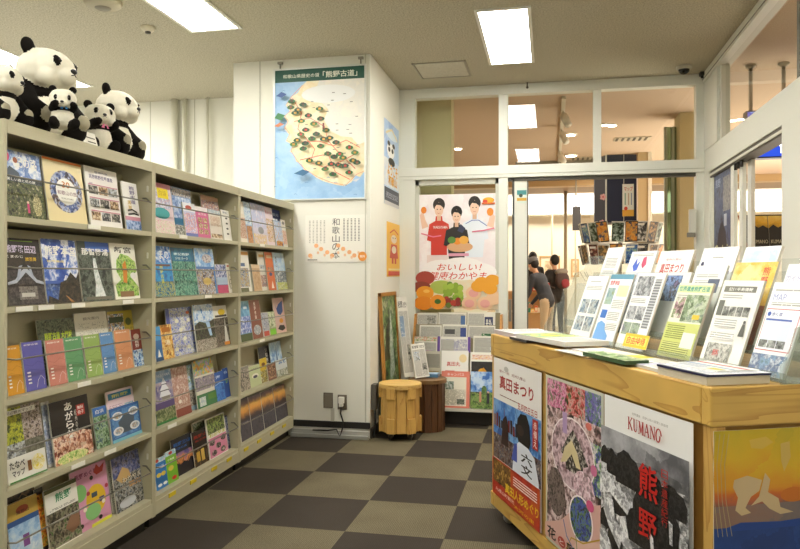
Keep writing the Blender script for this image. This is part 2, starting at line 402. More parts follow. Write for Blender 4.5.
m.build('door_stile', d2)
m = MB(); m.add([(XR-.02, 5.66, .3), (XR-.02, 6.25, .3), (XR-.02, 6.25, 2.085), (XR-.02, 5.66, 2.085)], [(0, 1, 2, 3)], clear('#eef2ea')); m.build('pane', d2)
m = MB()
for y in (5.36, 5.45, 5.52): m.tube([(XR-.03, y, 2.04), (XR-.03, y, 2.085)], .012, '#26231f')
m.build('roller', d2)

# --- ceiling fittings
def ceiling_light(x0, x1, y0, y1, label, s=9, z=ZC):
    t = thing('ceiling_light', label, 'ceiling light', ((x0+x1)/2, (y0+y1)/2, z), 0, 'recessed fluorescent ceiling lights')
    a, b_ = (x1-x0)/2, (y1-y0)/2
    m = MB(); e = .025
    m.box(-a-e, -b_-e, -.012, -a, b_+e, -.001, '#e9e8df'); m.box(a, -b_-e, -.012, a+e, b_+e, -.001, '#e9e8df')
    m.box(-a, -b_-e, -.012, a, -b_, -.001, '#e9e8df'); m.box(-a, b_, -.012, a, b_+e, -.001, '#e9e8df'); m.build('trim_ring', t)
    m = MB(); m.box(-a, -b_, -.010, a, b_, -.002, emit('#fffcf4', s)); m.build('diffuser', t)
ceiling_light(-.455, -.14, 4.65, 5.82, 'bright rectangular ceiling light in front of the glass wall', 26)
ceiling_light(-.455, -.14, 2.1, 3.25, 'rectangular ceiling light nearer the camera than the one over the glass wall', 26)
ceiling_light(-2.46, -2.12, 3.42, 4.6, 'bright rectangular ceiling light above the bookcases, cut by the picture top', 26)
ceiling_light(-4.45, -4.1, 4.55, 5.75, 'ceiling light at far left, glimpsed behind the plush pandas', 26)
ceiling_light(-2.46, -2.12, .6, 1.8, 'ceiling light behind the camera, left row', 24)
ceiling_light(-.455, -.14, -.8, .4, 'ceiling light behind the camera, middle row', 24)
ceiling_light(-4.45, -4.1, 1.5, 2.7, 'ceiling light over the far left floor, behind the bookcases', 24)
m = MB(); p = onz(412, 64, ZC); q = onz(472, 77, ZC)
for a in ((p.x, 5.70, q.x, 5.715), (p.x, 6.14, q.x, 6.155), (p.x, 5.70, p.x+.015, 6.155), (q.x-.015, 5.70, q.x, 6.155)): m.box(a[0], a[1], ZC-.008, a[2], a[3], ZC-.0005, '#a39f8e')
m.box(p.x+.02, 5.72, ZC-.004, q.x-.02, 6.135, ZC-.0005, board('#cac6b5'))
tag(m.build('ceiling_hatch'), 'square access hatch panel in the ceiling before the glass wall', 'hatch')
c = onz(103, 1, ZC)
m = MB(); m.lathe([(.115, 0), (.115, -.02), (.10, -.035), (.05, -.045), (.001, -.046)], col('#a89f86', .6), (c.x, c.y, ZC-.0005)); m.lathe([(.05, -.046), (.04, -.052), (.001, -.053)], '#6f6853', (c.x, c.y, ZC)); tag(m.build('ceiling_speaker'), 'round beige ceiling speaker at the picture top above the pandas', 'speaker')
c = onz(148, 27, ZC)
m = MB(); m.lathe([(.05, 0), (.05, -.012), (.035, -.03), (.001, -.034)], col('#cfc8b0', .6), (c.x, c.y, ZC-.0005)); m.lathe([(.02, -.034), (.018, -.045), (.001, -.046)], '#3b352a', (c.x, c.y, ZC)); tag(m.build('smoke_detector'), 'small round smoke detector on the ceiling above the bookcase', 'smoke detector')
c = onz(684, 66, ZC)
t = thing('security_camera', 'black dome security camera on the ceiling by the right corner', 'security camera', (c.x, c.y, ZC-.001))
m = MB(); m.lathe([(.062, 0), (.065, -.02), (.055, -.03), (.001, -.031)], col('#b9b6a6', .4)); m.build('base', t)
m = MB(); m.ell((0, 0, -.03), (.045, .045, .04), col('#14130f', .1)); m.build('dome', t)
c = onz(706, 72, ZC)
m = MB(); m.box(c.x-.05, c.y-.03, ZC-.03, c.x+.03, c.y+.03, ZC-.001, '#3c3830'); m.tube([(c.x-.03, c.y, ZC-.03), (c.x-.03, c.y, ZC-.05)], .012, '#2a2721'); tag(m.build('door_sensor'), 'small dark sensor in the ceiling corner beside the dome camera', 'sensor')
c = onz(528, 89, ZC)
m = MB(); m.tube([(c.x, YG-.08, ZC), (c.x, YG-.08, ZC-.04)], .006, '#6b675c'); m.ell((c.x, YG-.08, ZC-.045), (.012, .012, .012), '#6b675c'); tag(m.build('ceiling_hook'), 'tiny metal hook under the ceiling above the middle pane', 'hook')

# --- hall beyond the glass
HY, HX0, HX1 = 18.0, -7.0, 12.0
m = MB(); m.box(HX0, YG+.05, -.1, HX1, HY, -.001, col('#a89a80', .35)); m.box(XR, YB, -.1, HX1, YG+.05, -.001, col('#a89a80', .35)); struct('floor_hall', m)
HC = col('#cbb39b', .9)
m = MB(); m.box(HX0, YG+.05, ZC, HX1, 13.2, ZC+.1, HC); m.box(XR+.1, YB, ZC, HX1, YG+.05, ZC+.1, HC)
m.box(HX0, 13.2, 3.35, HX1, HY, 3.45, HC); m.box(HX0, 13.2, ZC-.12, HX1, 13.3, 3.4, '#a88a5c'); m.box(HX0, 14.2, 3.0, HX1, 14.35, 3.4, '#c4a671'); m.box(HX0, 14.35, 3.0, HX1, 15.4, 3.05, '#8d7149')
struct('ceiling_hall', m)
HW = col('#f0eadc', .8)
m = MB(); m.box(HX0, HY, -.1, HX1, HY+.1, 3.4, HW); struct('wall_hall_end', m)
m = MB(); m.box(HX1, YB, -.1, HX1+.1, HY, 3.4, HW); struct('wall_hall_right', m)
m = MB(); m.box(HX0-.1, YG, -.1, HX0, HY, 3.4, HW); m.box(HX0, YG, 0, XL, YG+.05, ZC, HW); struct('wall_hall_left', m)
m = MB(); m.box(XR+.1, YB-.1, -.1, HX1, YB, 3.1, HW); struct('wall_hall_back', m)
m = MB(); m.box(HX0, HY-.35, 2.72, HX1, HY-.02, 2.76, '#d9d4c4'); m.box(HX0, HY-.35, 2.76, HX1, HY-.33, 3.2, emit('#fffaf0', 3.2)); struct('trim_1', m)
m = MB()
p = onY(417, 120, YG+.35); q = onY(452, 120, YG+.35); m.box(p.x-.3, YG+.3, 0, q.x, YG+.5, ZC, col('#cfc79f', .8)); struct('wall_column', m)
m = MB(); p = onY(680, 120, 8.0); q = onY(698, 120, 8.0); m.box(p.x, 8.0, 0, q.x+.15, 8.35, ZC, col('#cdbf92', .8)); struct('wall_hall_pillar', m)
m = MB()
for px in (666, 673, 679):
    p = onY(px, 120, 8.2); m.box(p.x-.015, 8.2, 0, p.x+.015, 8.26, 2.9, '#aab3a0')
p = onY(666, 120, 8.2); q = onY(680, 120, 8.2); m.box(p.x, 8.22, 0, q.x, 8.23, 2.9, clear('#b9c9ae', .6, .35, '#9aa78c')); m.box(q.x-1.9, 11.0, 2.86, q.x, 11.05, ZC, '#8f897a')
struct('trim_2', m)
m = MB(); p = onY(638, 200, 10.5); q = onY(648, 200, 10.5); m.box(p.x, 10.5, 0, q.x, 10.8, ZC, '#bda67c'); m.box(q.x, 10.48, 0, q.x+.05, 10.6, ZC, '#e2dbc8'); struct('trim_3', m)
def hall_light(px, py, sx, sy, s, label, round_=False):
    c = onz(px, py, ZC)
    m = MB()
    if round_:
        m.lathe([(sx*1.25, 0), (sx*1.25, -.012), (sx, -.014)], '#efe9da', (c.x, c.y, ZC-.001), 20); m.lathe([(sx*.95, -.012), (sx*.9, -.018), (.001, -.02)], emit('#fff1d6', s), (c.x, c.y, ZC-.001), 20)
    else:
        m.box(c.x-sx, c.y-sy, ZC-.014, c.x+sx, c.y+sy, ZC-.001, emit('#fff6e4', s))
    tag(m.build('ceiling_downlight' if round_ else 'ceiling_light'), label, 'ceiling light', 'lights in the hall ceiling')
hall_light(402+56, 148, .05, 0, 60, 'small glaring downlight seen through the left upper pane', True)
hall_light(570, 134, .07, 0, 18, 'round downlight higher up in the middle upper pane', True)
hall_light(571, 155, .08, 0, 18, 'round downlight lower down in the middle upper pane', True)
hall_light(606, 124, .05, 0, 22, 'left one of two tiny downlights seen through the right upper pane', True)
hall_light(612, 124.5, .05, 0, 22, 'right one of two tiny downlights seen through the right upper pane', True)
hall_light(779, 150, .12, 0, 8, 'round ceiling downlight seen through the right doorway', True)
for (x, y, l) in ((4.2, 1, 'hall ceiling light beside the room on the right'), (4.2, 4.6, 'hall ceiling light beyond the right doorway'), (1.2, 12.2, 'far hall ceiling light behind the middle pane'), (4.6, 11.6, 'far hall ceiling light to the right of the pillar'), (-2.6, 10, 'hall ceiling light beyond the cream column'), (7.5, 8, 'hall ceiling light at far right')):
    m = MB(); m.box(x-.5, y-.5, ZC-.014, x+.5, y+.5, ZC-.001, emit('#fff0d8', 16)); tag(m.build('ceiling_light'), l, 'ceiling light', 'lights in the hall ceiling')
for (x, l) in ((-2, 'left'), (1.5, 'middle'), (5, 'right')):
    m = MB(); m.box(x-1.2, 16.2, 3.335, x+1.2, 17.0, 3.348, emit('#fff4df', 14)); tag(m.build('cove_light'), f'long cove light at the far end of the hall, {l} one', 'ceiling light', 'lights in the hall ceiling')
# track light and vents in the hall ceiling
t = thing('track_light', 'white ceiling track with spotlights seen through the middle upper pane', 'track light', (0, 0, 0))
p = onz(564, 96, ZC); q = onz(559, 163, ZC)
m = MB(); m.box(-.02, 0, -.03, .02, (q-p).length, -.001, '#d8cfbc'); a = m.build('rail', t); a.location = p; a.rotation_euler = (0, 0, math.atan2(-(q.x-p.x), q.y-p.y))
for k, f in enumerate((.12, .35, .7, .93)):
    s = p.lerp(q, f); m = MB(); m.tube([(s.x, s.y, ZC-.02), (s.x, s.y, ZC-.09)], .01, '#d8cfbc'); m.tube([(s.x, s.y-.03, ZC-.08), (s.x+.05, s.y-.1, ZC-.2)], .04, '#eee8da', 12); m.build('spotlight', t)
for i, (px, py, l) in enumerate(((586, 158, 'dark slatted vent in the hall ceiling by the pillar'), (632, 138.5, 'narrow dark vent in the hall ceiling, right pane'))):
    c = onz(px, py, ZC); m = MB(); m.box(c.x-.22, c.y-.12, ZC-.01, c.x+.22, c.y+.12, ZC-.001, '#bdb29c')
    for k in range(6): m.box(c.x-.2+k*.07, c.y-.1, ZC-.014, c.x-.17+k*.07, c.y+.1, ZC-.009, '#4d4639')
    tag(m.build('ceiling_vent'), l, 'vent')
# hanging blue direction sign
sg = thing('hanging_sign', 'blue direction sign hung from two ceiling rods beyond the right glazing', 'sign', (1.35, 5.9, 0))
A = onY(745, 112, 6.3); B = onY(745, 157, 6.3); x0 = A.x-1.35; z1 = A.z; z0 = B.z-.02
m = MB(); m.box(x0, .36, z0, x0+1.1, .46, z1, '#2f3344'); m.build('panel', sg)
m = MB(); m.box(x0+.01, .350, z0+.012, x0+1.09, .361, z1-.012, emit('#2d49b8', 1.3))
m.box(x0+.03, .348, z1-.02, x0+1.07, .352, z1-.014, emit('#a9bdf0', 1.2)); m.build('lit_face', sg)
for art in ([('t', '観光案内', .22, .08, .60, .46, emit('#ffffff', 1.6))], [('p', [(.04, .3), (.12, .5), (.12, .38), (.18, .38), (.18, .22), (.12, .22), (.12, .1)], emit('#ffffff', 1.6))]):
    mb = MB(); draw(mb, art, 1.1, z1-z0, 0); mb.build('lettering' if art[0][0] == 't' else 'arrow', sg, frame_mat((x0, .345, z0), (1, 0, 0), (0, 0, 1)))
for px in (751, 784):
    xx = onY(px, 90, 6.3).x-1.35; m = MB(); m.tube([(xx, .41, z1), (xx, .41, ZC)], .016, col('#8f8a7c', .3, .8)); m.lathe([(.045, 0), (.045, -.01), (.02, -.03)], '#a8a08c', (xx, .41, ZC-.001), 16); m.build('rod', sg)
# ================================================================== bookcases
P0 = Vector((-1.94, 2.79, 0)); P1 = Vector((-2.0, 5.38, 0)); DU = (P1-P0).normalized()
IN = Vector((-DU.y, DU.x, 0)); S0 = P0+DU*((2.2-2.79)/DU.y)
def su(px, d=0.0):     # distance along the bookcase front where picture column px meets the plane d deep
    p = S0+IN*d; q = onpl(px, 274, p, IN); return (q-S0).dot(DU)
TOPZ = 1.85
BZ = [1.50, 1.165, .828, .493, .155]
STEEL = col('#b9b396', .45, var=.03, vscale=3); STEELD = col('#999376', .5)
edges = [su(4), su(154), su(239.7), su(294)]
bayname = ['left', 'middle', 'far']
FRNG = math.atan2(DU.y, DU.x)
for b in range(3):
    u0, u1 = edges[b]+.001, edges[b+1]-.001; L = u1-u0
    org = S0+DU*u0
    t = thing('display_bookcase', ['beige steel brochure bookcase nearest the camera, pandas on top', 'beige steel brochure bookcase, middle unit of the three', 'beige steel brochure bookcase, far unit beside the map wall'][b], 'bookcase', org, FRNG, 'row of three brochure bookcases')
    for x in (0, L-.016):
        m = MB(); m.box(x, 0, .06, x+.016, .33, TOPZ, STEEL)
        for z in BZ: m.box(x-.0 if x else .016, .02, z+.2, (x if x else .016)+(.004 if not x else -.004), .03, z+.23, '#d9d7c9')
        m.build('side_panel', t, bevel=.002)
    m = MB(); m.box(.016, 0, TOPZ-.022, L-.016, .33, TOPZ, STEEL); m.box(.016, .0, TOPZ-.05, L-.016, .012, TOPZ-.02, STEEL); m.build('top_panel', t, bevel=.002)
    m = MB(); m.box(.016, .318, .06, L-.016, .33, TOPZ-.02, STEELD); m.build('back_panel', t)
    m = MB(); m.box(.02, .04, 0, L-.02, .3, .06, '#2c2822'); m.build('plinth', t)
    m = MB(); m.box(.016, 0, .065, L-.016, .012, .135, STEEL); m.build('kick_board', t, bevel=.002)
    for i, z in enumerate(BZ):
        m = MB(); m.box(.0165, .003, z-.022, L-.0165, .31, z, STEEL)
        # slanted display plate
        y0, y1 = .11, .165; h = .30 if i else .29
        m.add([(.017, y0, z), (L-.017, y0, z), (L-.017, y1, z+h), (.017, y1, z+h), (.017, y0+.004, z), (L-.017, y0+.004, z), (L-.017, y1+.004, z+h), (.017, y1+.004, z+h)],
              [(0, 1, 2, 3), (7, 6, 5, 4), (3, 2, 6, 7)], STEEL)
        m.build('shelf', t)
        r = MB(); zz = z+.148; sg_ = .012
        r.tube([(.02, .03, zz), (.03, .005, zz), (.045, -.012, zz-.004), (L/2, -.012, zz-sg_*.3), (L-.045, -.012, zz-.004), (L-.03, .005, zz), (L-.02, .03, zz+.02), (L-.02, .05, zz+.02)], .0035, col('#8d8a80', .3, .8), 6)
        r.build('retaining_rod', t)
    # small label cards clipped to the shelf edges
    cards = {0: [(1, 94), (0, 0), (2, 24), (2, 46), (2, 78), (2, 128), (3, 84), (4, 78), (4, 110)][0:], 1: [(1, 183), (2, 208), (4, 172)], 2: [(1, 262), (3, 262)]}[b]
    for row, px in cards:
        if not px: continue
        z = BZ[row-1]; u = su(px)-u0
        m = MB(); m.box(u-.045, -.003, z-.018, u+.045, 0, z+.001, '#f1efe4'); m.box(u-.036, -.0036, z-.012, u+.036, -.003, z-.006, lines('#f1efe4', '#4c4a45', .003)); m.build('shelf_label', t)
    for px in {0: (8, 60), 1: (172, 193, 214, 229), 2: (246, 259, 272, 284)}[b]:
        u = su(px)-u0; m = MB(); m.box(u-.035, -.004, .112, u+.035, 0, .133, '#d9c21d'); m.build('shelf_label', t)

GREY = '#8b8b86'
SKY = ['#f3f6f8', '#9cc4e6', '#3f78bd']
def P(*pal, s=40, g=0.0, h=.28, y0=0.0, con=2.4): return photo(list(pal), s, g, h, y0, con)
FOREST = P('#1d1f12', '#3d4624', '#6c7440', '#2a2a18', '#a9a67e', s=60)
FLOWER = P('#23301c', '#5d7a3a', '#e9e2e6', '#c2477f', '#f4d7e2', s=70)
BLUES = P('#16306e', '#2f67b3', '#9cc8ec', '#e9f2f7', '#3f6ba0', s=38)
DUSK = P('#140f1c', '#3d2a4d', '#8a5a7e', '#f0a860', '#39518c', s=30, g=1)
MIXED = P('#2d3d5a', '#7fa0bf', '#efe8d8', '#a8683c', '#5d7a4a', '#d9c7a0', s=50)
MIX2 = P('#f3eee4', '#d79d95', '#8ea6c8', '#f3eee4', '#b78b62', s=55)
SEA = P('#174a78', '#2a82b5', '#7fc3d8', '#dbeef2', s=30, g=.8)
CITY = P('#26282c', '#5a5c62', '#a7a89f', '#cfd6de', '#7e93ad', s=60, g=.6)
SPRING = P('#fdf9fa', '#f1c5d4', '#b9cfe8', '#fdf9fa', '#e58fa9', s=45)
ROCK = P('#181714', '#3a3833', '#77746b', '#c8c4b6', s=55)
EARTH = P('#3c2a1c', '#7c5c3c', '#c2a27a', '#e5d4b4', s=50)
FOOD = P('#5b2318', '#b06a4c', '#e0b296', '#f2ddc8', '#8a3a2a', s=35)
AUTUMN = P('#5a2a12', '#c86a20', '#f0b040', '#8a8f3a', s=45)

# each entry: x0,x1,ytop,layer,base,art,label
ROWS = {}
def R(bay, row, items): ROWS[(bay, row)] = items
R(0, 0, [
 (9, 46.5, 148, 0, '#e9ecef', [('r', 0, .60, 1, 1, P('#f4f6f8', '#9db8e0', '#5578bd', '#e8eef6', s=20)), ('r', 0, .52, 1, .62, P('#16201c', '#44505a', '#252c28', s=60)), ('r', 0, 0, 1, .53, FOREST), ('p', [(0, .62), (.16, .76), (.38, .68), (.42, .6), (0, .58)], '#4a5663'), ('e', .06, .90, .12, .09, '#d8326e'), ('t', '紀の路', .32, .76, .9, .93, WH, .03), ('t', '美しい森と花の旅', .05, .54, .8, .585, WH), ('e', .32, .86, .06, .045, '#b0694a'), ('r', .5, .08, .56, .22, '#d0487e'), ('e', .53, .24, .03, .02, '#e8c8b0'), ('e', .78, .2, .12, .16, P('#ded09a', '#5f5a2a', '#e8e0b0', s=120))], 'brochure with blue sky title band over flowering forest, pink disc'),
 (49.5, 88, 156, 0, '#ead9a6', [('r', 0, .965, 1, 1, '#dd7a2a'), ('e', .52, .50, .42, .34, P('#2c3a66', '#5a6fae', '#c8cfe0', '#6a4a34', '#2b3048', s=35)), ('e', .52, .50, .27, .215, '#f6f4ec'), ('t', '30', .42, .56, .62, .66, '#d07a22', .03), ('t', '和歌山の旅', .28, .44, .78, .51, '#8a5a6a'), ('t', 'WAKAYAMA', .36, .37, .68, .40, '#9a968c')], 'cream brochure with ring of blue photographs around white disc'),
 (91, 123, 165, 0, '#f0ece6', [('t', '高野熊野世界遺産', .12, .80, .84, .87, '#4a3a7a', .02), ('t', '聖地の旅', .3, .9, .7, .94, '#8c86a0'), ('r', .1, .70, .2, .73, '#c9bfc8')]+[('r', .06+.3*i, .10+.22*j, .33+.3*i, .24+.22*j, [EARTH, CITY, ROCK][(i+j) % 3]) for i in range(3) for j in range(3)]+[('r', .05, .245+.22*j, .95, .262+.22*j, '#c87f93') for j in range(3)], 'white leaflet with purple heading and three rows of photographs'),
 (127, 142, 181, 0, '#f0eeea', [('r', 0, 0, 1, .2, P('#2b4a86', '#86a4d2', '#b8c7e2', s=50)), ('r', 0, .2, 1, .28, '#c98a9c'), ('v', '熊野古道', .45, .55, .8, .93, '#5a4a86', .02), ('v', '黒潮', .25, .42, .5, .62, '#c8a62a', .02), ('l', [(.2, .4), (.5, .43), (.8, .38)], .008, K), ('l', [(.2, .32), (.6, .35), (.9, .33)], .008, K)], 'narrow white leaflet with violet vertical characters'),
])
R(0, 1, [
 (9.5, 46.5, 237.5, 0, '#1c1916', [('r', 0, .55, 1, .80, P('#15120f', '#3a3226', '#2a241a', s=30)), ('r', 0, .0, 1, .52, P('#24211f', '#3d3838', '#57504e', s=80)), ('t', '熊野路田辺', .06, .78, .88, .90, '#d8cde6', .04), ('t', 'くまのじ', .06, .705, .5, .745, WH, .02), ('t', '旅百景', .55, .66, .86, .72, '#e0b62a', .04), ('r', .2, .955, .8, .965, '#8ab83a'), ('p', [(.02, .34), (.22, .38), (.42, .52), (.52, .56), (.62, .52), (.8, .38), (.99, .34), (.99, .30), (.78, .33), (.6, .44), (.52, .49), (.44, .44), (.25, .33), (.02, .30)], '#b9bfcc'), ('p', [(.25, .36), (.35, .58), (.45, .60), (.30, .36)], '#a9b1c2'), ('p', [(.75, .36), (.66, .58), (.58, .60), (.72, .36)], '#a9b1c2'), ('r', .28, .08, .78, .28, P('#5b544c', '#8d8680', '#3a3632', s=90)), ('r', .34, .12, .70, .18, '#c9c5bc')], 'black brochure with grey temple roof gable and white title'),
 (48, 82, 238.5, 0, '#3f63b4', [('r', 0, .35, 1, 1, P('#2c4da8', '#4a6fc0', '#f2f4f8', '#6d8ccc', s=14)), ('r', 0, 0, 1, .30, P('#3a62b8', '#28467e', '#89a3d6', s=30)), ('t', '熊野本宮', .08, .74, .98, .90, WH, .05), ('t', '世界遺産', .1, .635, .6, .67, '#f0dc7a', .02), ('p', [(.0, .0), (.05, .12), (.3, .05), (.42, .32), (.6, .36), (.75, .48), (.9, .38), (1, .5), (1, 0)], P('#0e0d0b', '#2c2619', '#4a3f2a', s=60)), ('p', [(.52, .12), (.58, .1), (.78, .0), (.68, 0)], '#b3814a')], 'bright blue sky brochure with white title above dark leafy branches'),
 (83.5, 115, 241, 0, '#39443a', [('r', 0, 0, 1, .84, P('#20261f', '#3f4a3e', '#6b7468', '#2a3028', s=40)), ('r', .25, .84, 1, 1, '#3a64b8'), ('t', '那智勝浦', .12, .77, .95, .89, WH, .05), ('p', [(.44, .72), (.52, .72), (.56, .5), (.66, .2), (.72, .07), (.38, .07), (.44, .3), (.42, .5)], P('#f4f6f4', '#dfe6e4', '#b8c4c0', s=60)), ('r', .1, .02, .9, .07, '#6f6a5a')], 'dark brochure with tall white waterfall between cliffs'),
 (116, 140.5, 243, 0, '#f1efe2', [('t', '新宮', .16, .83, .84, .94, '#4f4a3e', .04), ('p', [(.2, .7), (.4, .82), (.7, .78), (.95, .68), (.98, .5), (.7, .4), (.85, .3), (.98, .2), (.95, .05), (.1, .05), (.05, .25), (.3, .35), (.15, .5)], P('#4f8a2e', '#8cc04a', '#c8dc8a', '#3a6a24', s=50)), ('p', [(.38, .3), (.42, .62), (.55, .7), (.58, .5), (.52, .28)], '#d8842e'), ('r', .2, .04, .75, .14, '#8d6a48'), ('e', .8, .42, .12, .06, '#e9e6e0')], 'white brochure with green watercolour plant and orange figure'),
])
def route(c, lbl, dark):
    return (c, [('t', '熊野古道', .1, .92, .8, .955, '#f3efe0'), ('l', [(.02, .7), (.3, .66), (.6, .72), (.98, .68)], .0012, dark), ('l', [(.02, .55), (.4, .5), (.7, .58), (.98, .52)], .0012, dark), ('l', [(.02, .4), (.3, .44), (.98, .36)], .0012, dark)]+[('r', .12, .36-.07*i, .28, .39-.07*i, '#f3efe6') for i in range(4)]+[('l', [(.5, .05), (.6, .2), (.75, .28), (.9, .2), (.88, .08)], .0014, '#f3efe6')], lbl)
rt = [route('#d3961f', 'slim mustard yellow route guide with white contour drawing', '#a8741a'), route('#5c5aa8', 'slim violet route guide with white contour drawing', '#43418a'), route('#c87f70', 'slim salmon pink route guide with white contour drawing', '#a8624f'), route('#5f9a68', 'slim mid green route guide with white contour drawing', '#437a4c'), route('#93b05c', 'slim lime green route guide with white contour drawing', '#71903e'), route('#5b8ec2', 'slim sky blue route guide with white contour drawing', '#3f6fa2'), route('#cf8f62', 'slim apricot orange route guide with white contour drawing', '#ad6f45')]
xs = [(8.5, 25, 347), (27, 47, 343), (50.5, 68, 341), (68.8, 86, 338.5), (88, 103.5, 336), (104.3, 117, 333.5), (118.5, 134, 331)]
R(0, 2, [(a, b_, y, 0, c, art, l) for (a, b_, y), (c, art, l) in zip(xs, rt)]+[
 (135, 144.5, 330, 0, '#7c2e22', [('r', 0, 0, 1, .45, BLUES), ('e', .5, .8, .3, .08, '#c8b8a8'), ('v', '熊野', .3, .5, .7, .72, WH)], 'narrow maroon and blue leaflet at the right end'),
 (44, 81, 321, 3, '#3f4b38', [('r', 0, 0, 1, 1, P('#2a3326', '#4a5a40', '#6f7a58', '#1d241a', s=70)), ('t', '熊野古道 大門坂', .16, .68, .9, .80, '#c9e02a', .04)], 'dark green forest brochure with yellow lettering behind the route guides'),
 (81.5, 113, 314, 3, '#dcd8c8', [('r', .1, .3, .9, .85, lines('#dcd8c8', '#b0aca0', .008, .4)), ('t', '観光案内', .25, .88, .75, .93, '#8a877c')], 'plain pale paper sheet behind the route guides'),
 (114, 141, 312, 3, '#b8a43a', [('r', 0, .1, .62, .95, MIXED), ('r', .05, .8, .6, .9, '#3a4a2a'), ('e', .8, .8, .12, .07, '#5f6a34'), ('r', .62, .3, 1, .7, P('#c8b030', '#8a8030', s=60))], 'yellow edged photo collage brochure behind the apricot guide')])
R(0, 3, [
 (9, 47.5, 411, 0, '#e8e6dc', [('r', 0, .5, .5, 1, P('#2f3a20', '#8f9a30', '#c8c83a', '#4a5628', s=50)), ('r', .5, .5, 1, 1, P('#3a3028', '#8f8070', '#c2b6b0', '#4a3a34', s=60)), ('r', 0, .34, .5, .52, CITY), ('r', .5, .34, 1, .52, P('#4a4a3a', '#7a7a6a', s=70)), ('r', .06, .90, .86, .965, '#f4f2ea'), ('t', '田辺観光マップ', .12, .91, .8, .955, '#3a3832'), ('t', 'たなべ', .06, .19, .44, .29, '#23201c', .05), ('t', 'マップ', .1, .08, .42, .17, '#23201c', .05), ('e', .78, .18, .17, .11, P('#e6d23a', '#f0ead0', '#e6d23a', s=60)), ('r', .5, .1, .6, .24, '#8a5a2a'), ('r', .02, .01, .98, .03, '#4a8a3a')], 'photo collage map cover with bold black kana title at the bottom'),
 (48.5, 56.5, 403, 2, '#dcdad6', [('r', .0, .05, .7, .95, P('#dfe2ea', '#8a98bc', '#dfe2ea', s=50))], 'narrow pale blue leaflet mostly hidden beside the black one'),
 (56, 94, 404, 0, '#17120f', [('r', 0, 0, 1, .46, FOOD), ('e', .45, .06, .4, .09, P('#6f9a3a', '#c9d88a', '#e8d0a0', s=90)), ('p', [(0, .44), (.4, .55), (1, .38), (1, .5), (0, .62)], '#17120f'), ('v', 'あがら丼', .36, .36, .56, .95, WH, .05), ('v', '紀州の味', .60, .40, .66, .8, '#d8d2c4'), ('r', .66, .68, .88, .86, '#b32a20'), ('t', '無料', .69, .78, .85, .84, WH), ('t', '冊子', .69, .70, .85, .76, WH)], 'black food booklet with white brush script, red stamp and sliced meat'),
 (97, 110.5, 409, 1, '#3f6a98', [('r', 0, .8, 1, 1, '#3b6db4'), ('r', 0, 0, 1, .78, P('#26402a', '#5a8050', '#a8c0a0', '#3a5a6a', s=50)), ('t', '白浜', .2, .84, .8, .94, WH)], 'narrow blue topped leaflet with green waterside photo'),
 (111, 138, 393, 3, '#e5cfd6', [('r', .08, .82, .92, .95, '#3a8ab8'), ('t', '熊野', .2, .85, .8, .92, '#e6e04a'), ('r', .08, .3, .55, .7, lines('#f2e2e6', '#b888a0', .008)), ('r', .62, .35, .95, .68, P('#3a78a8', '#9cc8e0', '#e8d070', s=60))], 'pink and blue leaflet standing behind the round photo one'),
 (113, 142, 410, 0, '#31629f', [('r', .05, .12, .95, .92, P('#3b6fae', '#5f93c8', '#2a5a94', s=30)), ('p', [(.3, .2), (.7, .2), (.8, .6), (.5, .75), (.25, .55)], '#4d5a66')]+[('e', x, y, .17, .12, '#e5e8ea') for x, y in ((.24, .74), (.78, .76), (.22, .3), (.78, .32))]+[('e', x, y, .12, .08, P('#c9a070', '#8aa8c0', '#e8d8c0', s=80)) for x, y in ((.24, .74), (.78, .76), (.22, .3), (.78, .32))]+[('r', 0, 0, 1, .09, '#7ab8c8')], 'blue leaflet with four round white photo circles'),
])
